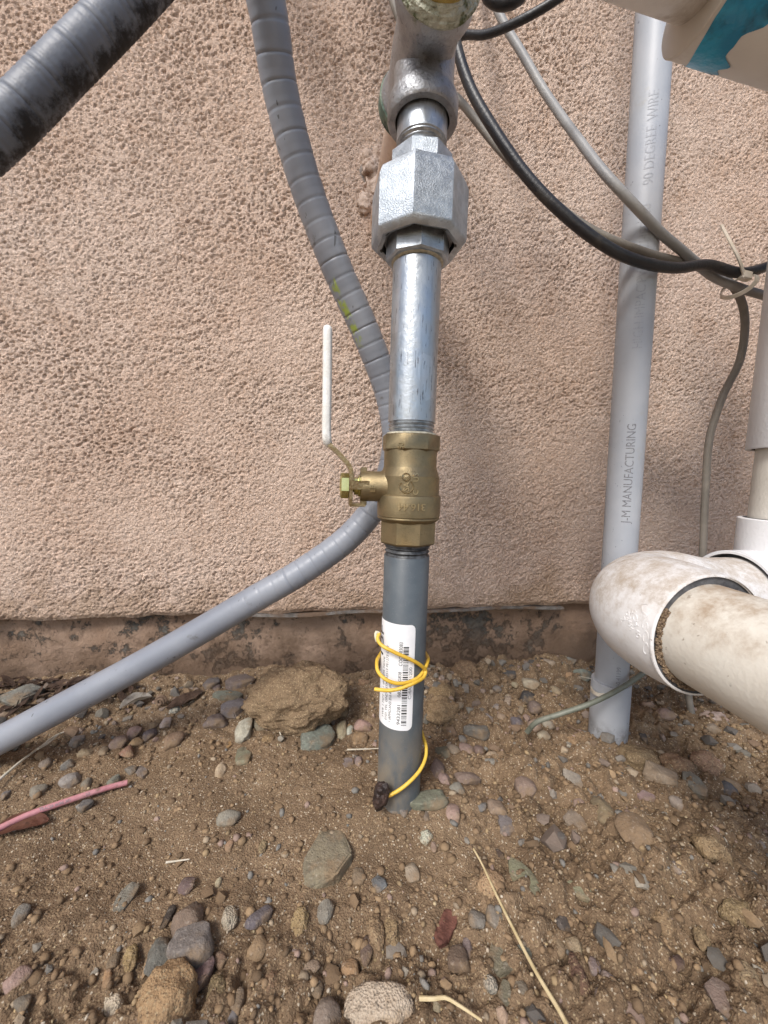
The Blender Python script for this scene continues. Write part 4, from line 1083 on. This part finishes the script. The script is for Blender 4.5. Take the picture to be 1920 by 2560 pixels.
# ================================================================== STONES, read off the photograph one by one
GR, GN, DK, TA, BR, PU, WH, PK, RD, OR, SL, OL, CR = (.21, .20, .18), (.185, .19, .158), (.058, .055, .052), (.33, .26, .18), (.19, .13, .085), (.175, .13, .112), (.46, .42, .36), (.33, .235, .19), (.235, .12, .085), (.36, .235, .13), (.095, .093, .092), (.19, .18, .125), (.42, .35, .25)
LI = (.255, .222, .20)
SD = (.31, .213, .12); SB = (.235, .16, .095)
for t in (
 ('A', 30, 455, 165, 452, 105, 'a', GN, 'blocky pale green rock against the footing at far left'),
 ('A', 1035, 668, 1072, 522, 70, 'r', WH, 'long pale oval pebble standing left of the big clod'),
 ('A', 1096, 588, 1158, 566, 78, 'a', OL, 'olive grey pebble tucked under the left end of the big clod'),
 ('A', 875, 576, 992, 550, 66, 'r', PU, 'purple brown oval pebble left of the long pale pebble'),
 ('A', 955, 498, 1062, 508, 60, 'f', GR, 'grey wedge of slate left of the big clod'),
 ('A', 918, 462, 1048, 456, 40, 'f', GN, 'thin flat green grey stone above the slate wedge'),
 ('A', 965, 412, 1105, 365, 62, 'f', (.15, .12, .10), 'brown grey slab leaning left of the big clod'),
 ('A', 690, 575, 745, 568, 60, 'r', WH, 'cream round pebble left of the purple brown oval pebble'),
 ('A', 730, 522, 780, 518, 36, 'c', (.5, .46, .4), 'small white knobby stone above the cream round pebble'),
 ('A', 545, 612, 615, 604, 52, 'a', PK, 'pinkish angular pebble left of the dark slate pebble'),
 ('A', 612, 624, 680, 618, 50, 'r', SL, 'dark slate pebble below the flexible conduit'),
 ('A', 510, 700, 585, 690, 72, 'a', RD, 'red brown angular chip above the pink wire'),
 ('A', 552, 656, 622, 646, 42, 'r', OR, 'tan pebble between the red chip and the dark slate pebble'),
 ('A', 710, 652, 790, 644, 76, 'r', (.21, .14, .10), 'flat round brown stone below the cream round pebble'),
 ('A', 470, 662, 558, 648, 56, 'r', (.23, .185, .14), 'dusty brown grey stone left of the pinkish angular pebble'),
 ('A', 298, 648, 365, 640, 56, 'r', LI, 'lilac grey oval pebble by the lower edge of the flexible conduit'),
 ('A', 330, 706, 410, 690, 42, 'r', TA, 'flat tan pebble below the lilac grey oval'),
 ('A', 260, 778, 318, 732, 50, 'a', GR, 'dusty grey chip below the flat tan pebble'),
 ('A', 246, 842, 360, 796, 62, 'r', (.25, .23, .20), 'long grey stone above the pink wire'),
 ('A', 120, 882, 215, 850, 62, 'r', (.22, .19, .155), 'grey brown stone left of the long grey stone'),
 ('A', 345, 836, 398, 826, 58, 'r', (.21, .17, .13), 'round brown grey stone touching the end of the long grey stone'),
 ('A', 455, 828, 528, 806, 52, 'a', (.17, .175, .15), 'grey green stone behind the tip of the pink wire'),
 ('A', 545, 795, 582, 745, 46, 'a', (.19, .18, .155), 'upright grey chip at the tip of the pink wire'),
 ('A', 585, 792, 636, 762, 62, 'f', (.19, .165, .14), 'flat grey brown stone right of the pink wire tip'),
 ('A', 930, 776, 978, 772, 56, 'r', CR, 'small cream egg shaped pebble alone on the sandy dirt'),
 ('A', 1008, 728, 1088, 690, 84, 'f', (.20, .21, .15), 'flat green stone half buried below the long pale pebble'),
 ('A', 930, 990, 1043, 976, 66, 'r', (.26, .235, .19), 'mottled grey oblong pebble alone left of the riser'),
 ('A', 1290, 640, 1445, 622, 92, 'f', (.165, .185, .17), 'flat blue green slab under the big clod'),
 ('A', 1462, 655, 1485, 548, 52, 'r', TA, 'tan finger shaped pebble right of the blue green slab'),
 ('A', 1502, 632, 1520, 568, 30, 'r', WH, 'thin pale pebble right of the tan finger shaped one'),
 ('A', 1526, 582, 1612, 574, 46, 'r', PK, 'pale pinkish pebble near the riser at its left'),
 ('A', 1516, 638, 1594, 618, 62, 'r', (.24, .165, .09), 'ochre brown pebble below the pale pinkish one'),
 ('A', 1442, 532, 1508, 516, 42, 'r', SB, 'brown dusty pebble at the right end of the big clod'),
 ('A', 1422, 558, 1450, 552, 44, 'r', WH, 'little pale pebble at the lower right of the big clod'),
 ('A', 1366, 590, 1430, 580, 34, 'r', GR, 'grey sliver under the right end of the big clod'),
 ('A', 0, 526, 62, 516, 58, 'r', TA, 'tan grey stone at the left edge above the conduit'),
 ('A', 152, 526, 236, 502, 60, 'r', (.19, .17, .14), 'dusty grey stone below the blocky pale green rock'),
 ('A', 78, 556, 146, 546, 48, 'a', DK, 'dark slate chip above the flexible conduit at far left'),
 ('A', 232, 492, 302, 468, 42, 'r', (.22, .19, .15), 'small tan grey stone beside the dead leaves'),
 ('A', 428, 396, 472, 384, 36, 'a', DK, 'dark chip at the footing above the conduit'),
 ('A', 880, 402, 950, 394, 52, 'f', (.13, .12, .115), 'dark flat stone above the thin green grey stone'),
 ('A', 916, 426, 956, 414, 48, 'a', (.10, .085, .08), 'small dark brown chip left of the brown grey slab'),
 ('A', 166, 748, 230, 740, 48, 'r', (.20, .165, .13), 'dusty brown stone below the conduit at far left'),
 ('A', 420, 702, 472, 686, 52, 'r', (.23, .18, .13), 'buried tan stone left of the red brown chip'),
 ('A', 0, 882, 46, 870, 54, 'r', (.19, .175, .16), 'grey stone cut by the left edge above the pink wire'),
 ('A', 340, 926, 402, 924, 48, 'r', (.13, .125, .12), 'dark grey stone just below the pink wire'),
 ('A', 1476, 742, 1526, 734, 42, 'f', (.20, .18, .165), 'flat grey flake left of the riser'),
 ('A', 1530, 736, 1566, 730, 46, 'r', LI, 'pale lilac pebble beside the flat grey flake'),
 ('A', 640, 582, 690, 574, 46, 'r', BR, 'brown pebble left of the cream round pebble'),
 ('A', 982, 682, 1002, 640, 24, 'f', (.30, .16, .08), 'orange brown chip left of the long pale pebble'),
 ('A', 0, 462, 20, 458, 18, 'r', WH, 'tiny white stone at the left edge by the footing'),
 ('A', 1130, 640, 1190, 640, 40, 'c', SB, 'crumbly dirt lump below the left end of the big clod'),
 ('A', 1545, 400, 1600, 395, 40, 'c', SD, 'sandy lump between the big clod and the riser'),
 ('B', 104, 728, 275, 686, 76, 'r', (.185, .185, .14), 'long green grey pebble at the right foot of the riser'),
 ('B', 18, 742, 62, 708, 56, 'a', (.17, .165, .165), 'grey chip in front of the riser foot'),
 ('B', 62, 752, 102, 728, 52, 'r', (.22, .185, .16), 'grey brown pebble in front of the riser between two stones'),
 ('B', 266, 762, 330, 748, 78, 'r', PK, 'mottled pinkish pebble right of the long green grey pebble'),
 ('B', 340, 402, 465, 398, 58, 'r', (.135, .14, .115), 'dark green grey flat pebble right of the riser'),
 ('B', 595, 202, 675, 206, 46, 'r', (.33, .28, .22), 'beige oblong pebble above the black pebble'),
 ('B', 583, 248, 655, 254, 56, 'r', (.035, .035, .038), 'black oval pebble between riser and conduit'),
 ('B', 532, 285, 536, 230, 36, 'g', PK, 'speckled pinkish upright pebble left of the black one'),
 ('B', 466, 286, 510, 285, 42, 'r', (.30, .27, .23), 'small pale grey pebble left of the speckled one'),
 ('B', 466, 206, 512, 222, 36, 'r', LI, 'small lilac pebble near the footing right of the riser'),
 ('B', 430, 352, 470, 350, 52, 'r', (.25, .24, .21), 'round grey pebble above the dark green grey flat pebble'),
 ('B', 620, 298, 676, 294, 52, 'r', PU, 'purple brown round pebble below the black one'),
 ('B', 476, 370, 505, 370, 48, 'r', (.28, .24, .19), 'small tan grey upright pebble right of the round grey one'),
 ('B', 486, 340, 530, 334, 38, 'r', TA, 'small tan pebble above the tan grey upright one'),
 ('B', 550, 362, 602, 350, 58, 'a', (.125, .115, .12), 'dark lilac angular stone left of the green wire tip'),
 ('B', 620, 372, 680, 376, 52, 'r', TA, 'tan pebble at the tip of the green wire'),
 ('B', 685, 372, 732, 370, 48, 'r', (.34, .29, .23), 'pale pebble right of the green wire tip'),
 ('B', 660, 416, 712, 410, 38, 'r', CR, 'small pale pebble below the green wire tip'),
 ('B', 440, 175, 508, 165, 62, 'c', SB, 'brown dirt clod near the footing right of the tall lump'),
 ('B', 292, 130, 395, 118, 150, 'c', (.22, .145, .09), 'tall dark dirt lump leaning on the footing right of the riser'),
 ('B', 188, 242, 302, 232, 92, 'c', SB, 'brown dirt clod right of the riser beneath the tall lump'),
 ('B', 172, 322, 340, 312, 130, 'c', SD, 'large sandy clod right of the riser'),
 ('B', 228, 492, 278, 478, 92, 'a', (.105, .11, .09), 'dark green grey angular stone right of the riser'),
 ('B', 282, 492, 326, 480, 76, 'r', PK, 'pink tan pebble right of the dark angular stone'),
 ('B', 326, 486, 386, 480, 78, 'r', (.30, .225, .18), 'larger pinkish tan pebble in the cluster right of the riser'),
 ('B', 386, 490, 430, 480, 52, 'r', PU, 'brown lilac pebble at the right of the pinkish cluster'),
 ('B', 202, 572, 262, 564, 86, 'a', (.115, .085, .08), 'dark purple brown angular stone by the riser'),
 ('B', 240, 612, 286, 600, 70, 'a', (.27, .20, .18), 'pinkish stone below the dark purple angular one'),
 ('B', 306, 596, 420, 602, 58, 'r', (.20, .165, .125), 'mottled grey brown oblong stone right of the riser'),
 ('B', 420, 556, 500, 550, 42, 'r', (.26, .235, .20), 'small grey oblong pebble above the tan flat stone'),
 ('B', 440, 518, 490, 514, 38, 'r', TA, 'small dusty tan pebble right of the pinkish cluster'),
 ('B', 280, 656, 340, 650, 52, 'r', LI, 'lilac grey stone above the mottled pinkish pebble'),
 ('B', 408, 742, 440, 704, 38, 'a', (.145, .145, .155), 'blue grey chip right of the mottled pinkish pebble'),
 ('B', 446, 732, 520, 720, 76, 'r', (.26, .21, .16), 'dusty tan grey pebble right of the blue grey chip'),
 ('B', 490, 802, 572, 790, 66, 'f', (.19, .165, .165), 'flat lilac grey stone half buried in the middle'),
 ('B', 150, 872, 214, 834, 52, 'g', WH, 'cream speckled pebble in front of the riser'),
 ('B', 86, 1012, 150, 988, 82, 'r', TA, 'tan pebble in the foreground below the cream speckled one'),
 ('B', 200, 896, 228, 890, 48, 'r', PK, 'small pinkish pebble right of the cream speckled one'),
 ('B', 560, 632, 660, 642, 72, 'r', (.25, .19, .135), 'dusty flat tan stone left of the pale angular stone'),
 ('B', 768, 612, 852, 604, 86, 'a', (.29, .235, .20), 'pale tan lilac angular stone in the middle of the mound'),
 ('B', 780, 788, 860, 776, 72, 'f', (.24, .20, .15), 'flat grey tan stone below the pale angular stone'),
 ('B', 820, 716, 880, 714, 46, 'r', PK, 'pinkish round pebble above the flat grey tan stone'),
 ('B', 900, 752, 985, 758, 112, 'r', (.21, .155, .105), 'brown egg shaped stone left of the big brown egg'),
 ('B', 1010, 852, 1160, 864, 150, 'r', (.215, .155, .095), 'big brown egg shaped stone on the right'),
 ('B', 1120, 604, 1268, 606, 102, 'a', (.34, .27, .19), 'large cream tan angular stone below the conduit foot'),
 ('B', 1086, 676, 1182, 690, 38, 'f', (.28, .20, .185), 'thin pink flat stone below the cream angular stone'),
 ('B', 1240, 722, 1300, 720, 48, 'r', (.38, .31, .25), 'pale round pebble right of the thin pink flat stone'),
 ('B', 1292, 632, 1380, 644, 86, 'f', (.19, .175, .145), 'flat grey green stone half buried at the right'),
 ('B', 1426, 606, 1546, 632, 62, 'r', (.29, .205, .13), 'orange tan pebble on top of the blue grey one at right'),
 ('B', 1446, 648, 1534, 668, 66, 'r', (.10, .10, .115), 'dark blue grey pebble under the orange tan one'),
 ('B', 1592, 872, 1659, 925, 112, 'r', (.27, .205, .185), 'large lilac tan stone cut by the right edge'),
 ('B', 1232, 968, 1298, 1042, 62, 'r', (.255, .195, .175), 'lilac tan oblong stone below the big brown egg'),
 ('B', 1110, 286, 1180, 290, 42, 'r', CR, 'cream pebble right of the conduit coupling'),
 ('B', 1374, 346, 1476, 346, 52, 'r', (.44, .37, .30), 'white oval pebble beside the hanging cable foot'),
 ('B', 1382, 386, 1442, 382, 42, 'r', (.27, .22, .165), 'tan grey pebble under the white oval one'),
 ('B', 1166, 338, 1236, 334, 56, 'a', (.27, .215, .17), 'tan angular stone between coupling and hanging cable'),
 ('B', 1090, 424, 1140, 434, 50, 'a', (.085, .07, .065), 'dark chip at the right of the conduit foot'),
 ('B', 800, 138, 905, 166, 52, 'a', (.19, .205, .175), 'green grey angular stone behind the conduit coupling'),
 ('B', 760, 90, 826, 96, 42, 'a', (.21, .215, .19), 'small pale green stone by the footing left of the conduit'),
 ('B', 656, 88, 706, 90, 24, 'f', DK, 'thin black flake near the footing'),
 ('B', 690, 110, 736, 110, 42, 'r', (.36, .29, .22), 'beige pebble below the thin black flake'),
 ('B', 888, 118, 914, 120, 32, 'a', DK, 'small black chip left of the conduit'),
 ('B', 510, 152, 572, 156, 28, 'f', SL, 'dark slate flake right of the brown clod by the footing'),
 ('B', 490, 925, 516, 906, 44, 'a', (.06, .035, .03), 'dark red brown chip at the tip of the long green slab'),
 ('B', 1150, 142, 1192, 146, 34, 'f', (.19, .185, .165), 'grey stone peeking out under the white elbow'),
 ('B', 1510, 312, 1592, 322, 30, 'f', (.13, .15, .11), 'thin green flake under the cream pipe'),
 ('B', 1552, 346, 1598, 350, 42, 'r', BR, 'small brown stone under the cream pipe'),
 ('B', 1010, 602, 1046, 606, 38, 'r', SL, 'small dark slate pebble left of the cream angular stone'),
 ('B', 720, 232, 766, 230, 46, 'r', TA, 'round tan pebble right of the black oval one'),
 ('B', 778, 166, 830, 166, 34, 'r', OR, 'orange tan pebble left of the green grey angular stone'),
 ('B', 745, 192, 780, 190, 32, 'r', BR, 'small brown pebble above the round tan one'),
 ('B', 1592, 762, 1659, 782, 102, 'c', SB, 'brown clod at the right edge above the lilac tan stone'),
 ('B', 1410, 744, 1480, 746, 72, 'r', (.195, .14, .095), 'brown stone below the dark blue grey pebble'),
 ('B', 322, 432, 356, 424, 38, 'r', GR, 'small grey pebble left of the dark green grey flat one'),
 ('B', 164, 766, 196, 760, 42, 'r', (.20, .15, .12), 'small brown pebble below the long green grey one'),
 ('B', 1010, 505, 1205, 522, 112, 'c', SB, 'broad dirt clod below the conduit foot'),
 ('B', 1192, 545, 1332, 560, 84, 'c', (.24, .16, .10), 'dark dirt clod right of the broad one'),
 ('B', 1295, 505, 1480, 560, 120, 'c', (.27, .185, .11), 'large dirt clod at the right below the hanging cable'),
 ('B', 790, 440, 850, 445, 60, 'c', SD, 'sandy clod left of the thin dark twig'),
 ('B', 1330, 900, 1480, 930, 120, 'c', SD, 'sandy mound lump right of the big brown egg'),
 ('B', 552, 192, 580, 190, 32, 'r', CR, 'tiny cream pebble above the speckled pinkish one'),
 ('C', 1318, 245, 1525, 265, 190, 'f', (.235, .195, .13), 'round olive disc stone half buried in front of the riser'),
 ('C', 490, 500, 595, 360, 66, 'f', (.20, .195, .155), 'grey green slab standing at an angle on the left'),
 ('C', 48, 512, 136, 488, 92, 'r', (.20, .18, .15), 'round grey stone near the left edge'),
 ('C', 765, 428, 848, 335, 78, 'a', (.135, .095, .085), 'purple brown angular stone above the layered rock'),
 ('C', 690, 522, 756, 508, 88, 'a', (.035, .028, .024), 'black chip left of the layered brown rock'),
 ('C', 728, 580, 900, 482, 122, 'a', (.185, .135, .095), 'layered brown rock lying on the smooth grey one'),
 ('C', 732, 632, 934, 622, 155, 'r', (.185, .165, .135), 'big smooth grey stone under the layered brown rock'),
 ('C', 700, 780, 665, 570, 112, 'a', (.135, .135, .11), 'dark grey green wedge stone left of the smooth grey one'),
 ('C', 826, 752, 924, 742, 112, 'a', (.165, .12, .11), 'purple brown block below the smooth grey stone'),
 ('C', 590, 880, 860, 868, 225, 'c', (.34, .235, .13), 'big sandy clod at the bottom left of centre'),
 ('C', 488, 945, 490, 822, 76, 'g', (.46, .39, .29), 'whitish granular pebble near the bottom left'),
 ('C', 985, 578, 1000, 450, 68, 'g', (.33, .27, .20), 'cream granular pebble right of the layered brown rock'),
 ('C', 1048, 572, 1188, 456, 58, 'r', (.115, .115, .115), 'long dark blue grey pebble in the foreground'),
 ('C', 1414, 555, 1395, 422, 86, 'a', (.22, .195, .155), 'grey pointed stone in the centre foreground'),
 ('C', 1255, 542, 1342, 540, 100, 'c', SD, 'sandy round clod left of the grey pointed stone'),
 ('C', 1612, 330, 1668, 410, 60, 'a', (.12, .125, .14), 'shiny blue grey chip right of the olive disc'),
 ('C', 0, 850, 158, 725, 76, 'r', (.30, .22, .17), 'long pinkish stone at the bottom left edge'),
 ('C', 58, 930, 144, 842, 78, 'r', (.14, .12, .105), 'dark grey stone under the long pinkish one'),
 ('C', 440, 785, 490, 762, 66, 'r', (.31, .20, .11), 'orange tan pebble above the whitish granular one'),
 ('C', 606, 735, 655, 708, 72, 'a', OR, 'small orange stone against the dark wedge'),
 ('C', 522, 705, 602, 668, 102, 'c', (.29, .205, .11), 'yellowish sandy clod left of the dark wedge'),
 ('C', 1062, 662, 1160, 640, 82, 'r', (.28, .185, .11), 'orange tan stone in the foreground centre'),
 ('C', 1502, 785, 1526, 662, 86, 'r', (.33, .215, .12), 'orange pear shaped stone in the foreground'),
 ('C', 1296, 742, 1390, 718, 52, 'r', (.31, .225, .17), 'pinkish tan pebble left of the orange pear shaped stone'),
 ('C', 1345, 950, 1480, 925, 135, 'r', (.23, .185, .14), 'grey tan stone at the bottom edge'),
 ('C', 1272, 725, 1268, 642, 42, 'r', LI, 'small lilac pebble in the foreground left of the pinkish tan one'),
 ('C', 920, 705, 980, 668, 68, 'r', BR, 'brown pebble right of the smooth grey stone'),
 ('C', 1516, 342, 1576, 330, 62, 'r', (.20, .145, .095), 'brown pebble at the lower right of the olive disc'),
 ('C', 1582, 592, 1665, 582, 140, 'c', SD, 'sandy clod in the centre foreground'),
 ('C', 1340, 824, 1396, 818, 62, 'r', BR, 'round brown pebble left of the pear shaped stone'),
 ('C', 1512, 885, 1572, 832, 58, 'r', TA, 'tan pebble below the pear shaped stone'),
 ('C', 972, 200, 1010, 194, 48, 'r', OR, 'small orange pebble below the mottled grey oblong one'),
 ('C', 1116, 206, 1156, 204, 56, 'c', (.28, .20, .12), 'little tan lump left of the olive disc'),
 ('C', 460, 692, 516, 688, 58, 'r', BR, 'brown pebble left of the yellowish clod'),
 ('C', 892, 850, 980, 832, 122, 'c', (.20, .135, .085), 'dark brown clod at the bottom'),
 ('C', 996, 892, 1060, 882, 92, 'r', (.19, .14, .10), 'brown stone right of the dark brown clod at the bottom'),
 ('C', 1136, 802, 1200, 798, 82, 'c', SB, 'brown lump in the foreground below the orange tan stone'),
 ('C', 926, 362, 958, 354, 38, 'r', CR, 'small cream pebble right of the purple brown angular stone'),
 ('C', 1552, 662, 1612, 648, 102, 'r', (.15, .105, .075), 'dark brown stone right of the orange pear shaped one'),
 ('C', 972, 952, 1032, 944, 42, 'r', GR, 'small grey stone at the bottom edge'),
 ('C', 1600, 828, 1636, 820, 46, 'r', CR, 'small cream pebble right of the tan one at the bottom'),
 ('D', 512, 255, 690, 478, 96, 'f', (.205, .19, .125), 'long green grey slab half buried right of the stalk'),
 ('D', 402, 392, 538, 384, 132, 'c', (.38, .26, .15), 'orange brown rounded stone crossed by the stalk'),
 ('D', 395, 462, 410, 588, 82, 'r', (.20, .17, .155), 'grey lilac stone left of the stalk'),
 ('D', 474, 470, 478, 590, 74, 'r', (.19, .155, .135), 'mottled grey brown stone touching the stalk'),
 ('D', 564, 392, 580, 464, 38, 'r', (.42, .30, .19), 'small cream orange pebble between stalk and green slab'),
 ('D', 750, 360, 914, 412, 48, 'f', (.24, .23, .15), 'pale green sliver stone right of the green slab'),
 ('D', 742, 545, 808, 532, 90, 'a', (.09, .075, .07), 'dark stone above the cream orange chip'),
 ('D', 800, 572, 842, 690, 72, 'a', (.36, .26, .175), 'cream orange faceted chip in the right foreground'),
 ('D', 730, 622, 786, 632, 82, 'r', (.28, .20, .135), 'tan stone left of the faceted chip'),
 ('D', 535, 625, 470, 760, 120, 'f', (.17, .155, .105), 'olive grey triangular slab in the foreground'),
 ('D', 450, 745, 455, 868, 76, 'g', (.19, .17, .14), 'speckled grey stone beside the olive triangular slab'),
 ('D', 525, 770, 520, 915, 60, 'f', (.16, .145, .10), 'thin olive stone at the lower end of the triangular slab'),
 ('D', 920, 840, 965, 930, 82, 'r', (.13, .11, .10), 'dark egg shaped pebble at the bottom right of centre'),
 ('D', 965, 755, 972, 852, 68, 'r', (.26, .20, .165), 'tan lilac pebble above the dark egg shaped one'),
 ('D', 905, 680, 908, 775, 54, 'r', (.22, .175, .155), 'lilac oblong pebble below the faceted chip'),
 ('D', 800, 790, 886, 796, 160, 'c', (.15, .09, .065), 'dark reddish clod right of the stalk at the bottom'),
 ('D', 1032, 952, 1130, 944, 102, 'r', (.29, .205, .16), 'pink tan stone at the bottom edge right of centre'),
 ('D', 1246, 692, 1304, 668, 46, 'a', (.085, .06, .045), 'small dark brown stone on the smooth mound'),
 ('D', 1442, 430, 1600, 560, 150, 'c', SB, 'big dirt clod on the right side'),
 ('D', 1495, 730, 1640, 838, 112, 'c', (.29, .20, .12), 'long dirt clod near the bottom right corner'),
 ('D', 1402, 872, 1540, 884, 112, 'f', (.205, .16, .135), 'flat lilac brown stone near the bottom right corner'),
 ('D', 272, 702, 370, 700, 92, 'r', (.13, .095, .07), 'dark brown stone below the bark chip'),
 ('D', 340, 632, 386, 630, 82, 'r', (.19, .155, .14), 'lilac brown pebble right of the bark chip'),
 ('D', -175, 940, 150, 935, 150, 'g', (.40, .30, .22), 'big pale granular stone at the bottom edge'),
 ('D', 202, 932, 256, 930, 102, 'r', TA, 'tan stone right of the big pale granular one'),
 ('D', 490, 952, 550, 945, 72, 'a', (.40, .31, .21), 'cream stone at the bottom edge near the stalk'),
 ('D', 572, 660, 640, 672, 52, 'f', (.15, .155, .12), 'grey green flake touching the stalk'),
 ('D', 1095, 272, 1122, 268, 38, 'a', DK, 'small dark chip on the right mound'),
 ('D', 0, 565, 70, 560, 142, 'c', SD, 'sandy lump left of the bark chip'),
 ('D', 1040, 602, 1072, 598, 38, 'a', (.09, .075, .065), 'tiny dark chip right of the faceted chip'),
 ('D', 590, 770, 596, 890, 62, 'r', (.175, .14, .105), 'brown grey stone right of the thin olive one'),
 ('D', 1150, 500, 1260, 520, 120, 'c', (.235, .165, .095), 'low sandy lump in the smooth right mound'),
 ('D', 1330, 560, 1420, 600, 90, 'c', (.26, .19, .115), 'pale sandy lump right of the small dark brown stone'),
):
    kind = t[6]
    stone(*t, **({'name': 'dirt_clod', 'cat': 'clod'} if kind == 'c' and t[7] is not PK else {}))
stone('D', 226, 680, 318, 410, 70, 'f', (.12, .045, .03), 'red brown bark chip lying left of the stalk', 'bark_chip', 'bark', mat='bark')
# the big sandy clod by the footing
me = rockmesh('k', 83, .0545, .036, .0345)
o = link_mesh('dirt_clod', me, 'clod', None, 180); gp_ = at(748, 1740, .383)
o.location = gp_; o.rotation_euler = (R(8), R(-3), R(-6)); o.color = (.23, .162, .098, 1)
tag(o, 'big sandy clod the size of a fist lying against the footing', 'clod', 'stones and clods lying on the dirt')

# ================================================================== GRAVEL AND GRIT
PLACED = np.array([(o.location.x, o.location.y, max(o.dimensions.x, o.dimensions.y) * .5) for o in COL.objects if o.get('category') in ('stone', 'bark', 'shell')])
def gravel(name, n, smin, smax, pw, seed, sub, pal, label_kind='gravel', jitter=.22, where=None, sharp=180):
    rs = np.random.RandomState(seed)
    b = bmesh.new(); bmesh.ops.create_icosphere(b, subdivisions=sub, radius=1)
    V = np.array([v.co[:] for v in b.verts]); Fc = np.array([[v.index for v in f.verts] for f in b.faces]); b.free()
    x = rs.uniform(-.46, .66, n * 2); y = .10 + (.36) * rs.rand(n * 2) ** 1.0
    ra = rough_amt(x, y); keep = (rs.rand(n * 2) < .35 + .6 * ra) & (np.hypot(x - base.x, y - AY) > RP + .003) & (np.hypot(x - cb.x, y - cb.y) > .019)
    if smax > .004:                             # loose chips stay clear of the larger stones
        d2 = np.hypot(x[:, None] - PLACED[None, :, 0], y[:, None] - PLACED[None, :, 1]) - PLACED[None, :, 2]
        keep &= d2.min(1) > .0035
    if where is not None: keep &= where(x, y, rs.rand(n * 2))
    x, y = x[keep][:n], y[keep][:n]; n = len(x)
    s = smin + (smax - smin) * rs.rand(n) ** pw
    z = ground_full(x, y, np.ones(n)) + s * rs.uniform(-.1, .45, n)
    ax_ = rs.uniform(.6, 1.25, (n, 1, 3)); ax_[:, :, 2] *= .75
    jit = 1 + rs.uniform(-jitter, jitter, (n, len(V), 1))
    P = V[None] * jit * ax_
    th = rs.rand(n) * 6.283; c_, s_ = np.cos(th)[:, None], np.sin(th)[:, None]
    P = np.stack([P[..., 0] * c_ - P[..., 1] * s_, P[..., 0] * s_ + P[..., 1] * c_, P[..., 2]], -1) * s[:, None, None]
    P = P + np.stack([x, y, z], -1)[:, None, :]
    Fa = (Fc[None] + (np.arange(n) * len(V))[:, None, None]).reshape(-1, 3)
    me = bpy.data.meshes.new(name); co = P.reshape(-1, 3)
    me.vertices.add(len(co)); me.vertices.foreach_set('co', co.astype(np.float32).ravel())
    me.loops.add(Fa.size); me.loops.foreach_set('vertex_index', Fa.astype(np.int32).ravel())
    me.polygons.add(len(Fa)); me.polygons.foreach_set('loop_start', np.arange(0, Fa.size, 3, dtype=np.int32)); me.update(calc_edges=True)
    pal = np.array(pal); idx = rs.randint(0, len(pal), n); colr = pal[idx] * rs.uniform(.75, 1.2, (n, 1))
    at_ = me.color_attributes.new('gcol', 'FLOAT_COLOR', 'POINT')
    cc = np.ones((n, len(V), 4)); cc[..., :3] = colr[:, None, :]
    at_.data.foreach_set('color', cc.astype(np.float32).ravel())
    o = link_mesh(name, me, 'gravel', None, sharp); o['kind'] = 'stuff'; o['label'] = label_kind; o['category'] = 'gravel'
    return o
soilc = [(.235, .158, .092), (.20, .133, .076), (.285, .195, .112), (.165, .11, .064)]
gravel('pebble_gravel', 480, .0020, .0055, 2.0, 1, 1, soilc * 5 + [TA, PK, BR, (.3, .27, .22), (.20, .18, .15), (.13, .12, .105)], 'small loose pebbles scattered over the brown dirt', .30, None, 40)
gravel('soil_crumbs', 14000, .0006, .0030, 2.2, 2, 1, soilc * 4 + [TA, (.32, .23, .13), GR, PK], 'fine brown soil crumbs covering the ground')
gravel('pale_grit', 2600, .00045, .0012, 1.8, 3, 1, [(.45, .36, .22), (.55, .48, .38), (.38, .28, .15), (.48, .40, .30)], 'pale sand grains sprinkled over the ground')

def near_wall(x, y, r): return ((y > .345 + .07 * r) & ((x < -.02) | (x > .09))) | ((y < .20) & (r < .32)) | ((x > .13) & (r < .28))
gravel('stone_chips', 1150, .0024, .0072, 1.6, 4, 1, [(.20, .185, .16), (.165, .15, .13), (.24, .21, .175), TA, BR, (.20, .155, .125), (.115, .105, .095), (.18, .165, .135), (.26, .20, .16)], 'small angular grey and brown chips crowding the dirt', .34, near_wall, 28)
